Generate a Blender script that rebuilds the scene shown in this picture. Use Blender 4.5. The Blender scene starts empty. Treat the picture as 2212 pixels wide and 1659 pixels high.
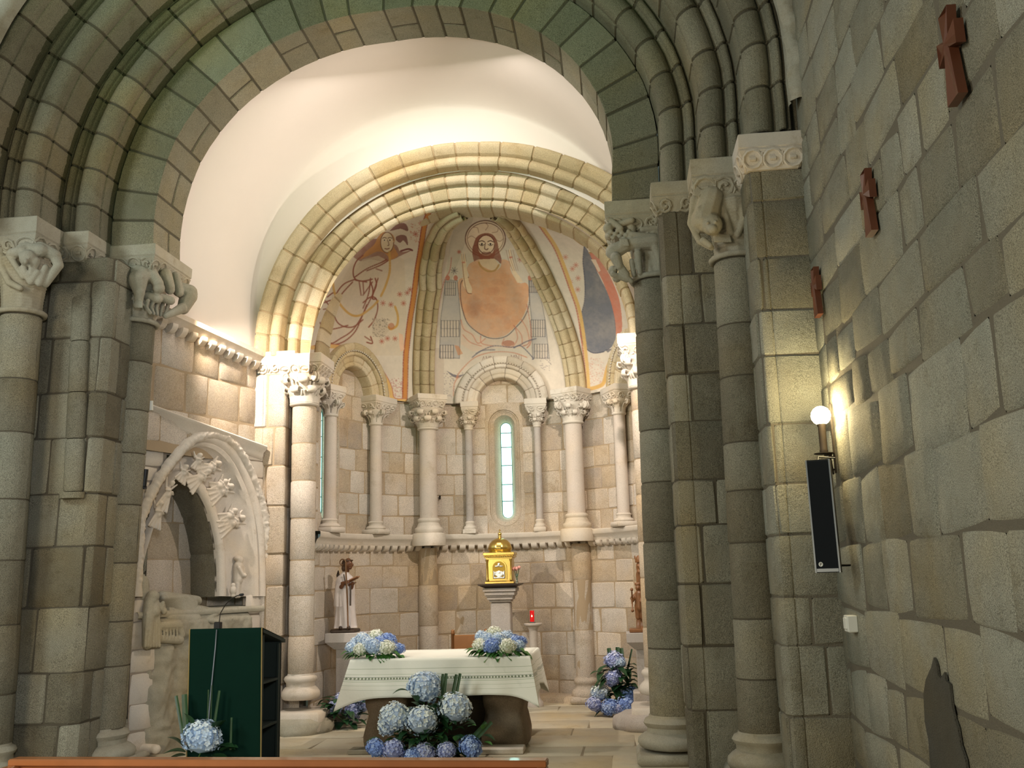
import bpy, bmesh, math, random
import numpy as np
from mathutils import Vector, Matrix, Euler, noise
R_=math.radians
rng=random.Random(7)
sc=bpy.context.scene
COL=sc.collection
# ------------------------------------------------------------------ camera
EYE=Vector((0,0,1.75)); FPX=2117.6; YAW,PITCH,ROLL=0.10328,0.19303,-0.02732
def cam_axes():
    cy,sy=math.cos(YAW),math.sin(YAW)
    f=Vector((-sy*math.cos(PITCH),cy*math.cos(PITCH),math.sin(PITCH)))
    r=Vector((cy,sy,0)); u=r.cross(f)
    return r*math.cos(ROLL)+u*math.sin(ROLL), u*math.cos(ROLL)-r*math.sin(ROLL), f
CR,CU,CF=cam_axes()
cd=bpy.data.cameras.new('camera'); co=bpy.data.objects.new('camera',cd); COL.objects.link(co)
cd.sensor_width=36; cd.lens=FPX/2212*36; cd.clip_start=.05
m=Matrix((CR,CU,-CF)).transposed().to_4x4(); m.translation=EYE; co.matrix_world=m
sc.camera=co
def ray(x,y): return CF+CR*((x-1106)/FPX)-CU*((y-829.5)/FPX)
def onY(x,y,Y): r=ray(x,y); return EYE+r*(Y/r.y)
def onZ(x,y,Z): r=ray(x,y); return EYE+r*((Z-1.75)/r.z)
def onPlane(x,y,p,n): r=ray(x,y); return EYE+r*((p-EYE).dot(n)/r.dot(n))
# ------------------------------------------------------------------ world, exposure, big lights
w=bpy.data.worlds.new('world'); sc.world=w; w.use_nodes=True
w.node_tree.nodes['Background'].inputs[0].default_value=(.55,.72,.66,1)
w.node_tree.nodes['Background'].inputs[1].default_value=.16
vs=sc.view_settings; sc.display_settings.display_device='sRGB'
vs.view_transform='Standard'; vs.look='None'; vs.exposure=0; vs.gamma=1; vs.use_curve_mapping=False
def area(name,loc,target,size,power,color,sy=None):
    l=bpy.data.lights.new(name,'AREA'); l.energy=power; l.color=color; l.size=size
    if sy: l.shape='RECTANGLE'; l.size_y=sy
    o=bpy.data.objects.new(name,l); COL.objects.link(o); o.location=loc
    o.rotation_euler=(Vector(target)-Vector(loc)).to_track_quat('-Z','Y').to_euler(); return o
def spot(name,loc,target,power,color,angle=150,blend=.4,size=.06):
    l=bpy.data.lights.new(name,'SPOT'); l.energy=power; l.color=color; l.spot_size=R_(angle); l.spot_blend=blend; l.shadow_soft_size=size
    o=bpy.data.objects.new(name,l); COL.objects.link(o); o.location=loc
    o.rotation_euler=(Vector(target)-Vector(loc)).to_track_quat('-Z','Y').to_euler(); return o
WARM=(1,.87,.74)
spot('chancel_spot_left',(-4.66,10.36,4.92),(-1.2,14,2.0),500,WARM,112,.8,.04)
spot('chancel_spot_right',(.10,10.42,4.95),(-2.7,14,2.0),470,WARM,112,.8,.04)
area('vault_fill_light',(-2.15,10.30,7.60),(-2.0,13.0,2.6),2.0,80,(1,.89,.80),.2)  # added fill tucked behind the arch crown, brightens vault and apse
spot('soffit_fill_right',(.0,10.36,5.0),(-4.3,9.95,7.0),430,WARM,75,.9,.05)  # added fill warming the left soffit, stands in for floodlight spill
spot('soffit_fill_left',(-4.70,10.25,4.95),(-1.0,9.95,7.5),330,WARM,75,.9,.05)  # added fill for the crown and right soffit, no fixture of its own
spot('nave_green_light',(-2.6,3.2,7.2),(-2.6,9.4,7.9),300,(.36,1,.30),72,.9,.5)
area('nave_window_light',(-8.5,2.0,6.5),(-.5,9,3.6),2.0,330,(.90,1,.95))
area('nave_fill_light',(-5.5,-2.0,3.0),(0.3,8.5,1.6),2.5,330,(1,.86,.62))
spot('nave_side_fill',(1.0,-1.5,3.5),(-5.7,9.5,1.9),1500,(.95,.98,1),38,.9,.6)  # added fill to lift the dim left-hand columns
# ------------------------------------------------------------------ object helpers
WL={}
def props(o,label=None,cat=None,group=None,kind=None):
    if label: o['label']=label
    if cat: o['category']=cat
    if group: o['group']=group
    if kind: o['kind']=kind
    return o
def thing(name,label,cat,loc=(0,0,0),group=None):
    o=bpy.data.objects.new(name,None); COL.objects.link(o); o.location=loc; o.empty_display_size=.1
    WL[o.name]=Vector(loc); return props(o,label,cat,group)
class MB:
    def __init__(s): s.v=[]; s.f=[]; s.t=[]; s.m=[]
    def add(s,vs,fs,tone=.5,mort=0.):
        b=len(s.v); s.v.extend([tuple(p) for p in vs]); s.f.extend([tuple(i+b for i in f) for f in fs])
        n=len(vs); s.t.extend([tone]*n if not isinstance(tone,list) else tone); s.m.extend([mort]*n if not isinstance(mort,list) else mort)
    def grid(s,P,tone=.5,mort=0.,cu=False,cv=False):
        nu=len(P); nv=len(P[0]); vs=[p for r in P for p in r]; fs=[]
        for i in range(nu if cu else nu-1):
            for j in range(nv if cv else nv-1):
                a=i*nv+j; b=((i+1)%nu)*nv+j; c=((i+1)%nu)*nv+(j+1)%nv; d=i*nv+(j+1)%nv
                fs.append((a,b,c,d))
        s.add(vs,fs,tone,mort)
    def box(s,x0,x1,y0,y1,z0,z1,tone=.5,bev=0.):
        if bev<=0:
            vs=[(x,y,z) for z in(z0,z1) for x,y in((x0,y0),(x1,y0),(x1,y1),(x0,y1))]
            s.add(vs,[(3,2,1,0),(4,5,6,7),(0,1,5,4),(1,2,6,5),(2,3,7,6),(3,0,4,7)],tone); return
        b=bev
        rings=[(z0,b),(z0+b,0),(z1-b,0),(z1,b)]; L=[]
        for z,i in rings:
            X0,X1,Y0,Y1=x0+i,x1-i,y0+i,y1-i; c=b*.6
            L.append([(X0+c,Y0,z),(X1-c,Y0,z),(X1,Y0+c,z),(X1,Y1-c,z),(X1-c,Y1,z),(X0+c,Y1,z),(X0,Y1-c,z),(X0,Y0+c,z)])
        s.grid(L,tone,cv=True); n=len(s.v)
        s.f.append(tuple(range(n-8,n))); s.f.append(tuple(range(n-25,n-33,-1)))
    def lathe(s,prof,c=(0,0,0),n=24,tone=.5,a0=0,a1=None,sx=1,sy=1,cap=True,wob=0):
        full=a1 is None; A=[a0+(2*math.pi*i/n if full else (a1-a0)*i/n) for i in range(n if full else n+1)]
        P=[]
        for a in A:
            row=[]
            for r,z in prof:
                k=r*(1+wob*noise.noise(Vector((c[0]*3+math.cos(a)*2,c[1]+math.sin(a)*2,z*6)))) if wob else r
                row.append((c[0]+k*sx*math.cos(a),c[1]+k*sy*math.sin(a),c[2]+z))
            P.append(row)
        s.grid(P,tone,cu=full)
        if cap and full:
            b=len(s.v)-n*len(prof); k=len(prof)
            if prof[-1][0]>1e-4: s.f.append(tuple(b+i*k+k-1 for i in range(n)))
            if prof[0][0]>1e-4: s.f.append(tuple(b+i*k for i in range(n-1,-1,-1)))
    def tube(s,pts,rad,n=8,tone=.5,cap=True,flat=1.,side=None):
        pts=[Vector(p) for p in pts]; N=len(pts)
        if not isinstance(rad,(list,tuple)): rad=[rad]*N
        P=[]; prev=None
        for i,p in enumerate(pts):
            t=(pts[min(i+1,N-1)]-pts[max(i-1,0)]); 
            t=t.normalized() if t.length>1e-9 else Vector((0,0,1))
            if side is not None: a=Vector(side)
            elif prev is None: a=Vector((0,0,1)) if abs(t.z)<.9 else Vector((1,0,0))
            else: a=prev
            a=(a-t*a.dot(t)); a=a.normalized() if a.length>1e-6 else t.orthogonal().normalized()
            b=t.cross(a); prev=a
            P.append([p+a*(rad[i]*math.cos(2*math.pi*k/n))+b*(rad[i]*flat*math.sin(2*math.pi*k/n)) for k in range(n)])
        s.grid(P,tone,cv=True)
        if cap:
            b=len(s.v); s.f.append(tuple(range(b-n,b))); s.f.append(tuple(range(b-n*N+n-1,b-n*N-1,-1)))
    def build(s,name,mat,parent=None,smooth=True,origin=None,auto=None):
        me=bpy.data.meshes.new(name)
        if parent is not None:
            pw=WL[parent.name]
            off=pw
        elif origin is not None: off=Vector(origin)
        else:
            a=np.array(s.v); lo=a.min(0); hi=a.max(0); off=Vector(((lo[0]+hi[0])/2,(lo[1]+hi[1])/2,lo[2]))
        a=np.array(s.v,dtype=np.float32)-np.array(off,dtype=np.float32)
        me.from_pydata(a.tolist(),[],s.f); me.update()
        at=me.attributes.new('tone','FLOAT','POINT'); at.data.foreach_set('value',np.array(s.t,dtype=np.float32))
        if any(s.m):
            at=me.attributes.new('mort','FLOAT','POINT'); at.data.foreach_set('value',np.array(s.m,dtype=np.float32))
        if smooth: me.polygons.foreach_set('use_smooth',[True]*len(me.polygons))
        me.materials.append(mat)
        if auto and smooth:
            me.polygons.foreach_set('use_smooth',[True]*len(me.polygons)); me.set_sharp_from_angle(angle=R_(auto))
        o=bpy.data.objects.new(name,me); COL.objects.link(o)
        if parent is not None: o.parent=parent; o.location=(0,0,0); WL[o.name]=pw.copy()
        else: o.location=off; WL[o.name]=off.copy()
        return o
def struct(o): o['kind']='structure'; return o
def blob(parts,voxel=.015,smooth=4):
    """organic body: ellipsoids ('e',c,r,[rot]) and tapered capsules ('c',p,q,r0,r1) fused to one surface -> MB"""
    b=MB()
    for p in parts:
        if p[0]=='e':
            c=Vector(p[1]); r=p[2]; r=(r,r,r) if isinstance(r,(int,float)) else r
            M=Euler(p[3]).to_matrix() if len(p)>3 else Matrix.Identity(3); P=[]
            for i in range(12):
                a=2*math.pi*i/12; P.append([c+M@Vector((r[0]*math.cos(a)*math.sin(t),r[1]*math.sin(a)*math.sin(t),-r[2]*math.cos(t))) for t in [math.pi*(k+.02)/8.04 for k in range(9)]])
            b.grid(P,cu=True); n=len(b.v); b.f.append(tuple(n-108+9*i for i in range(11,-1,-1))); b.f.append(tuple(n-108+9*i+8 for i in range(12)))
        else:
            _,p0,p1,r0,r1=p; p0=Vector(p0); p1=Vector(p1); d=(p1-p0); L=max(d.length,1e-5); d/=L
            pts=[];rd=[]
            for t in (-.98,-.7,-.35,0): pts.append(p0+d*(r0*t)); rd.append(r0*math.sqrt(max(1-t*t,.02)))
            for t in (.5,): pts.append(p0+d*L*t); rd.append((r0+r1)/2)
            for t in (0,.35,.7,.98): pts.append(p1+d*(r1*t)); rd.append(r1*math.sqrt(max(1-t*t,.02)))
            b.tube(pts,rd,10)
    me=bpy.data.meshes.new('tmp'); me.from_pydata(b.v,[],b.f); me.update()
    o=bpy.data.objects.new('tmp',me); COL.objects.link(o)
    r=o.modifiers.new('r','REMESH'); r.mode='VOXEL'; r.voxel_size=voxel; r.adaptivity=0
    if smooth: s=o.modifiers.new('s','SMOOTH'); s.iterations=smooth; s.factor=.5
    dg=bpy.context.evaluated_depsgraph_get(); dg.update(); e=o.evaluated_get(dg); em=e.to_mesh()
    out=MB(); out.add([tuple(v.co) for v in em.vertices],[tuple(p.vertices) for p in em.polygons],.5)
    e.to_mesh_clear(); bpy.data.objects.remove(o); bpy.data.meshes.remove(me); return out
# ------------------------------------------------------------------ materials
def newmat(name):
    m=bpy.data.materials.new(name); m.use_nodes=True; nt=m.node_tree; return m,nt,nt.nodes['Principled BSDF']
def N(nt,t,**k):
    n=nt.nodes.new(t)
    for a,b in k.items(): setattr(n,a,b)
    return n
def ramp(nt,stops):
    r=N(nt,'ShaderNodeValToRGB'); e=r.color_ramp.elements
    while len(e)<len(stops): e.new(.5)
    for i,(p,c) in enumerate(stops): e[i].position=p; e[i].color=(*c,1)
    return r
def noise_n(nt,co,scale,detail=4,rough=.6,out='Fac'):
    n=N(nt,'ShaderNodeTexNoise'); n.inputs['Scale'].default_value=scale; n.inputs['Detail'].default_value=detail; n.inputs['Roughness'].default_value=rough
    nt.links.new(co,n.inputs['Vector']); return n.outputs[out]
def math_n(nt,op,a,b=None,c=None):
    n=N(nt,'ShaderNodeMath',operation=op)
    for i,x in enumerate((a,b,c)):
        if x is None: continue
        if isinstance(x,(int,float)): n.inputs[i].default_value=x
        else: nt.links.new(x,n.inputs[i])
    return n.outputs[0]
def mixc(nt,f,a,b,mode='MIX'):
    n=N(nt,'ShaderNodeMix',data_type='RGBA',blend_type=mode)
    for s,x in ((0,f),(6,a),(7,b)):
        if isinstance(x,(int,float)): n.inputs[s].default_value=x
        elif isinstance(x,tuple): n.inputs[s].default_value=(*x,1) if len(x)==3 else x
        else: nt.links.new(x,n.inputs[s])
    return n.outputs[2]
def bump(nt,b,h,strength,dist):
    n=N(nt,'ShaderNodeBump'); n.inputs['Strength'].default_value=strength; n.inputs['Distance'].default_value=dist
    nt.links.new(h,n.inputs['Height']); nt.links.new(n.outputs[0],b.inputs['Normal']); return n
def stone(name,stops,mortar=(.2,.17,.13),speck=.35,bscale=38,bstr=.7,bdist=.006,rough=.85,blotch=.35,grain=170):
    m,nt,b=newmat(name); co=N(nt,'ShaderNodeNewGeometry').outputs['Position']
    t=N(nt,'ShaderNodeAttribute',attribute_name='tone').outputs['Fac']
    big=noise_n(nt,co,1.7,4,.6); mid=noise_n(nt,co,7,5,.65)
    v=math_n(nt,'ADD',t,math_n(nt,'MULTIPLY',math_n(nt,'SUBTRACT',big,.5),blotch*1.6))
    v=math_n(nt,'ADD',v,math_n(nt,'MULTIPLY',math_n(nt,'SUBTRACT',mid,.5),blotch*1.3))
    r=ramp(nt,stops); nt.links.new(v,r.inputs[0])
    sp=noise_n(nt,co,grain,2,.5); sp2=ramp(nt,[(.36,(1-speck,)*3),(.5,(1,)*3),(.66,(1+speck*.6,)*3)]); nt.links.new(sp,sp2.inputs[0])
    c=mixc(nt,1.0,r.outputs[0],sp2.outputs[0],'MULTIPLY')
    hv=noise_n(nt,co,.9,3,.55); hr=ramp(nt,[(.30,(1.08,.98,.80)),(.5,(1,1,1)),(.70,(.92,.97,1.0))]); nt.links.new(hv,hr.inputs[0]); c=mixc(nt,1.0,c,hr.outputs[0],'MULTIPLY')
    st=noise_n(nt,co,2.6,6,.75); sr=ramp(nt,[(.30,(.72,.68,.60)),(.44,(1,1,1))]); nt.links.new(st,sr.inputs[0]); c=mixc(nt,.8,c,sr.outputs[0],'MULTIPLY')
    mo=N(nt,'ShaderNodeAttribute',attribute_name='mort').outputs['Fac']
    c=mixc(nt,mo,c,mortar); nt.links.new(c,b.inputs['Base Color'])
    b.inputs['Roughness'].default_value=rough; b.inputs['Specular IOR Level'].default_value=.25
    f=noise_n(nt,co,bscale,6,.7); f2=noise_n(nt,co,bscale*4,3,.6)
    h=math_n(nt,'ADD',f,math_n(nt,'MULTIPLY',f2,.35)); bump(nt,b,h,bstr,bdist); return m
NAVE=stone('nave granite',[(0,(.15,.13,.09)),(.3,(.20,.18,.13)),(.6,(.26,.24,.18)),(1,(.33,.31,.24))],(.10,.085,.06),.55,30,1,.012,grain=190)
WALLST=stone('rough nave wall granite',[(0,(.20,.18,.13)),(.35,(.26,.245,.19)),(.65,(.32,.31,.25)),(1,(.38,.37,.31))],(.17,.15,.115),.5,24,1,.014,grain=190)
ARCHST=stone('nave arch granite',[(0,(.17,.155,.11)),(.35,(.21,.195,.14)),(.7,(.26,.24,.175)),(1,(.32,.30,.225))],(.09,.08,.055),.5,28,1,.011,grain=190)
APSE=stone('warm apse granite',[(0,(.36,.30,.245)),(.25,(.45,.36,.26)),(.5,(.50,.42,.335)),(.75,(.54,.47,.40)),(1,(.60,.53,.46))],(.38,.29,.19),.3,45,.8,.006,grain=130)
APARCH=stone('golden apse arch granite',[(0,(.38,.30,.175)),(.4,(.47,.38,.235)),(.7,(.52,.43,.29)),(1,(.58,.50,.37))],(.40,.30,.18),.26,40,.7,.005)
CARVED=stone('pale carved stone',[(0,(.40,.345,.28)),(.5,(.56,.50,.43)),(1,(.66,.60,.53))],(.3,.25,.2),.10,30,.35,.003,.8,.3)
COLST=stone('smooth apse column stone',[(0,(.42,.36,.30)),(.5,(.54,.47,.41)),(1,(.60,.53,.47))],(.3,.25,.2),.14,26,.3,.003,.8,.35)
NCARVE=stone('weathered carved stone',[(0,(.20,.18,.13)),(.5,(.34,.315,.25)),(1,(.46,.43,.36))],(.1,.1,.08),.16,36,.5,.004,.85,.4)
FLOORM=stone('worn floor slabs',[(0,(.36,.31,.22)),(.5,(.46,.41,.31)),(1,(.54,.49,.38))],(.22,.18,.12),.12,14,.3,.003,.55,.4)
ALTARST=stone('dark altar granite',[(0,(.12,.09,.06)),(.5,(.21,.16,.11)),(1,(.30,.24,.18))],(.1,.08,.05),.3,26,.9,.008)
CEMENT=stone('dark grey patched render',[(0,(.05,.048,.042)),(.5,(.085,.082,.072)),(1,(.12,.115,.10))],(.1,.1,.1),.3,30,1,.01)
PEDST=stone('grey pedestal granite',[(0,(.34,.30,.27)),(.5,(.42,.38,.35)),(1,(.50,.46,.43))],(.3,.3,.3),.2,60,.3,.003)
def simple(name,col,rough=.5,metal=0.,var=0.,vscale=8,bmp=0.,bsc=60,emit=None,est=0,coat=0,sub=0):
    m,nt,b=newmat(name); co=N(nt,'ShaderNodeTexCoord').outputs['Object']
    if var:
        f=noise_n(nt,co,vscale,4); c=mixc(nt,f,tuple(x*(1-var) for x in col),tuple(min(x*(1+var),1) for x in col)); nt.links.new(c,b.inputs['Base Color'])
    else: b.inputs['Base Color'].default_value=(*col,1)
    b.inputs['Roughness'].default_value=rough; b.inputs['Metallic'].default_value=metal; b.inputs['Coat Weight'].default_value=coat
    if emit: b.inputs['Emission Color'].default_value=(*emit,1); b.inputs['Emission Strength'].default_value=est
    if bmp: bump(nt,b,noise_n(nt,co,bsc,4),bmp,.004)
    return m
PLASTER=simple('white vault plaster',(.68,.625,.58),.9,0,.045,1.1,.25,5)
WOODC=simple('reddish brown wood',(.115,.036,.016),.45,0,.35,6,.2,30)
PEW=simple('varnished pew wood',(.36,.125,.04),.28,0,.25,5,0,30,coat=.4)
BLACK=simple('black metal',(.012,.013,.015),.45,.4)
IRON=simple('dark wrought iron',(.03,.022,.016),.6,.6,.3,30)
SPKGR=simple('black speaker grille cloth',(.004,.006,.009),1.0,0,.3,200)
ALU=simple('brushed aluminium',(.45,.46,.48),.35,1)
WHITEP=simple('white plastic',(.75,.75,.70),.4)
GOLD=simple('polished gold',(.66,.47,.14),.28,1,.12,14,.12,40)
SILVER=simple('chased silver',(.80,.80,.80),.3,1,.1,30,.5,60)
DARKW=simple('dark stained wood',(.035,.018,.010),.4,0,.3,20)
BRONZE=simple('gilded brown wood skin',(.14,.055,.022),.35,.15,.3,15)
HABIT=simple('painted white habit',(.62,.56,.54),.6,0,.12,14)
CHESTNUT=simple('carved chestnut wood',(.21,.09,.033),.45,0,.3,12,.3,30)
CHAIRW=simple('brown chair wood',(.26,.11,.035),.4,0,.2,9)
GREENC=simple('dark green cloth',(.002,.019,.012),.75,0,.15,5,.3,500)
GREENC.node_tree.nodes['Principled BSDF'].inputs['Specular IOR Level'].default_value=.08
GOLDTRIM=simple('dull gold braid',(.30,.21,.07),.6)
SHELF=simple('dark green painted shelf board',(.004,.012,.008),.7)
LEAF=simple('glossy green leaf',(.05,.16,.03),.4,0,.5,9)
DLEAF=simple('deep green leaf',(.016,.06,.020),.4,0,.4,9)
BLADE=simple('striped sword leaf',(.03,.075,.028),.4,0,.4,9)
STEM=simple('green stem',(.07,.16,.04),.5)
CANDLE=simple('red votive glass',(.75,.01,.012),.15,emit=(1,.02,.02),est=.12)
FLAME=simple('candle flame',(1,.6,.3),.5,emit=(1,.6,.3),est=8)
PINK=simple('pink rose petals',(.78,.38,.33),.7,0,.2,40)
CLEARG,nt,b=newmat('clear vase glass'); b.inputs['Base Color'].default_value=(.85,.95,.9,1); b.inputs['Roughness'].default_value=.05; b.inputs['Transmission Weight'].default_value=.9
GLOBE=simple('lit opal globe',(1,.95,.8),.3,emit=(1,.86,.55),est=14)
GLASSW=simple('backlit frosted window glass',(.7,.95,.9),.4,emit=(.50,1,.93),est=3.2)
LEAD=simple('lead window bar',(.06,.16,.15),.6)
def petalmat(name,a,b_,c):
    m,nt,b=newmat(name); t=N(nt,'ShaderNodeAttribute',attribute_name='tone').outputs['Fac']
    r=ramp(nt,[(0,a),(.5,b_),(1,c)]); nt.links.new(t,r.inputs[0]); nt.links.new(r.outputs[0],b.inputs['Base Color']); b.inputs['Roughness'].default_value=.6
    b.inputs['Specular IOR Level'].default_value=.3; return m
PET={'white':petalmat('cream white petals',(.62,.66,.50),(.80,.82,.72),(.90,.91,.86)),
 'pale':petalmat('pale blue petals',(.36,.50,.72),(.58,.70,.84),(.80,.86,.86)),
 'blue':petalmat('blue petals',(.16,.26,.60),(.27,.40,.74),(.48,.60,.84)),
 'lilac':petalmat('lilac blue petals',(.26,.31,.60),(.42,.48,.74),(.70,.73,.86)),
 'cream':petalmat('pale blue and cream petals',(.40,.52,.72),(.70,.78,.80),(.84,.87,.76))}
def vcol(name,attr='paint',rough=.9):
    m,nt,b=newmat(name); a=N(nt,'ShaderNodeAttribute',attribute_name=attr); co=N(nt,'ShaderNodeNewGeometry').outputs['Position']
    f=noise_n(nt,co,9,6,.7); r=ramp(nt,[(.3,(.93,.93,.93)),(.7,(1.05,1.04,1.03))]); nt.links.new(f,r.inputs[0])
    nt.links.new(mixc(nt,1.,a.outputs['Color'],r.outputs[0],'MULTIPLY'),b.inputs['Base Color']); b.inputs['Roughness'].default_value=rough
    bump(nt,b,noise_n(nt,co,12,4),.2,.004); return m
FRESCO=vcol('faded fresco paint')
# ------------------------------------------------------------------ masonry generator
def patch(mb,S,us,vs,d=.012,bu=.01,bv=.01,du=True,dv=True,tone=.5,jit=0.,rel=.004):
    u0,u1,v0,v1=us[0],us[-1],vs[0],vs[-1]
    U=[(u0,1),(u0+bu,0)]+[(u,0) for u in us[1:-1] if u0+bu*1.3<u<u1-bu*1.3]+[(u1-bu,0),(u1,1)] if du else [(u,0) for u in us]
    V=[(v0,1),(v0+bv,0)]+[(v,0) for v in vs[1:-1] if v0+bv*1.3<v<v1-bv*1.3]+[(v1-bv,0),(v1,1)] if dv else [(v,0) for v in vs]
    J=[[(rng.uniform(-jit,jit),rng.uniform(-jit,jit)) for _ in range(2)] for _ in range(2)]
    hh=rng.uniform(-rel,rel); ph=rng.uniform(0,50); P=[]
    for u,fu in U:
        row=[]; a=(u-u0)/max(u1-u0,1e-6)
        for v,fv in V:
            b=(v-v0)/max(v1-v0,1e-6)
            uu,vv=u,v
            if jit:
                uu+=J[0][0][0]*(1-a)*(1-b)+J[1][0][0]*a*(1-b)+J[0][1][0]*(1-a)*b+J[1][1][0]*a*b
                vv+=J[0][0][1]*(1-a)*(1-b)+J[1][0][1]*a*(1-b)+J[0][1][1]*(1-a)*b+J[1][1][1]*a*b
            # pull the block's corners in: rounded worn arrises
            if du and dv and (u in(u0,u1) or u in(U[1][0],U[-2][0])) and (v in(v0,v1) or v in(V[1][0],V[-2][0])):
                uu+=(bu*.45 if a<.5 else -bu*.45); vv+=(bv*.45 if b<.5 else -bv*.45)
            h=-d if (fu or fv) else hh+noise.noise(Vector((uu*5+ph,vv*5,ph)))*rel*1.2
            row.append(S(uu,vv,h))
        P.append(row)
    mb.grid(P,tone)
def frange(a,b,step):
    n=max(1,int(math.ceil((b-a)/step-1e-6))); return [a+(b-a)*i/n for i in range(n+1)]
def courses(u0,u1,v0,v1,hr,lr,g=.012,skip=None,cut=None):
    out=[]; v=v0; k=0
    while v<v1-.02:
        h=rng.uniform(*hr)
        if v+h>v1-hr[0]*.6: h=v1-v
        spans=[(u0,u1)] if cut is None else cut(v,v+h)
        for a,b in spans:
            u=a
            first=True
            while u<b-.01:
                l=rng.uniform(*lr)
                if first: l*=rng.uniform(.45,1); first=False
                if u+l>b-lr[0]*.55: l=b-u
                if not(skip and skip(u+l/2,v+h/2)): out.append((u+g/2,u+l-g/2,v+g/2,v+h-g/2))
                u+=l
        v+=h; k+=1
    return out
def wall(mb,S,blocks,step=.25,ustep=None,tone=(.1,.9),jit=.012,d=.012,b=.014,rel=.005,corners=None,toner=None):
    for u0,u1,v0,v1 in blocks:
        us=frange(u0,u1,ustep or step)
        if corners: us=sorted(set(us+[c+e for c in corners for e in(-.004,.004) if u0+.01<c+e<u1-.01]))
        t=rng.uniform(*tone) if toner is None else toner((u0+u1)/2,(v0+v1)/2)
        patch(mb,S,us,frange(v0,v1,step),d,b,b,tone=t,jit=jit,rel=rel)
def back(mb,S,us,vs,d=.012): mb.grid([[S(u,v,-d) for v in vs] for u in us],.5,1.)
def S_plane(o,ux,uy,n):
    o,ux,uy,n=map(Vector,(o,ux,uy,n)); return lambda u,v,h: o+ux*u+uy*v+n*h
def S_cyl(cx,cy,R,lean=None):
    # inside of the apse; u = arc length from the middle, v = z
    def f(u,v,h): a=u/R; return (cx+(R-h)*math.sin(a),cy+(R-h)*math.cos(a),v)
    return f
def S_path(pts,lean=(0,0)):
    P=[Vector(p) for p in pts]; L=[0]
    for a,b in zip(P,P[1:]): L.append(L[-1]+(b-a).length)
    def f(u,v,h):
        for i in range(len(P)-1):
            if u<=L[i+1]+1e-9 or i==len(P)-2: break
        d=(P[i+1]-P[i]).normalized(); q=P[i]+d*(u-L[i]); n=Vector((d.y,-d.x))
        return (q.x+n.x*h+lean[0]*v,q.y+n.y*h+lean[1]*v,v)
    return f,L
def S_arch(cx,cz,prof,delta=None,tilt=0,frame=None):
    L=[0]
    for a,b in zip(prof,prof[1:]): L.append(L[-1]+math.hypot(b[0]-a[0],b[1]-a[1]))
    def f(u,v,h):
        for i in range(len(prof)-1):
            if v<=L[i+1]+1e-9 or i==len(prof)-2: break
        (r0,y0),(r1,y1)=prof[i],prof[i+1]; l=L[i+1]-L[i]; t=(v-L[i])/l; dx,dy=(r1-r0)/l,(y1-y0)/l
        r=r0+(r1-r0)*t+dy*h+(delta(u) if delta else 0); y=y0+(y1-y0)*t-dx*h
        x=cx+r*math.cos(u); z=cz+r*math.sin(u)+tilt*(x-cx)
        return frame(x,y,z) if frame else (x,y,z)
    return f,L
def vsamples(L,corner=.004,step=.12):
    out=[L[0]]
    for a,b in zip(L,L[1:]):
        n=max(1,int((b-a)/step)); 
        if b-a>3*corner: pts=[a+corner]+[a+(b-a)*i/n for i in range(1,n)]+[b-corner]
        else: pts=[(a+b)/2]
        out+=pts
    out.append(L[-1]); return sorted(set(out))
def arch_order(mb,cx,cz,prof,nv,delta=None,tilt=0,frame=None,a0=0.,a1=math.pi,joint=.014,d=.014,tone=(.15,.9),split=None,var=.25,step=.12):
    S,L=S_arch(cx,cz,prof,delta,tilt,frame); vsm=vsamples(L,step=step); rm=sum(p[0] for p in prof)/len(prof)
    bs=[0.]
    for i in range(nv): bs.append(bs[-1]+1+rng.uniform(-var,var))
    bs=[a0+(a1-a0)*b/bs[-1] for b in bs]; g=joint/rm/2
    for i in range(nv):
        u0,u1=bs[i]+g,bs[i+1]-g; us=frange(u0,u1,.09)
        if split and i%2==0:
            s=split+rng.uniform(-.06,.06)
            A=[v for v in vsm if v<s-.02]+[s-joint/2]; B=[s+joint/2]+[v for v in vsm if v>s+.02]
            t=rng.uniform(*tone)
            for vv,dvv in ((A,True),(B,True)):
                patch(mb,S,us,vv,d,.009/rm,.010,tone=t+rng.uniform(-.1,.1),rel=.003)
        else: patch(mb,S,us,vsm,d,.008/rm,.012,dv=False,tone=rng.uniform(*tone),rel=.003)
    back(mb,S,frange(a0,a1,.07),vsm,d*.9)
def shaft(mb,x,y,z0,z1,r,lean=(0,0),n=20,hr=(.4,.62),tone=(.2,.8),joint=.012,a0=None,d=.008,rtop=None):
    rt=rtop or r
    def S(u,v,h):
        k=(v-z0)/(z1-z0); rr=r+(rt-r)*k+h; return (x+lean[0]*v+rr*math.cos(u),y+lean[1]*v+rr*math.sin(u),v)
    v=z0; us=[2*math.pi*i/n for i in range(n+1)]
    while v<z1-.02:
        h=rng.uniform(*hr)
        if v+h>z1-hr[0]*.6: h=z1-v
        patch(mb,S,us,frange(v+joint/2,v+h-joint/2,.3),d,.01,.012,du=False,tone=rng.uniform(*tone),rel=.004); v+=h
    back(mb,S,us,[z0,z1],d*.9)
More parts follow.
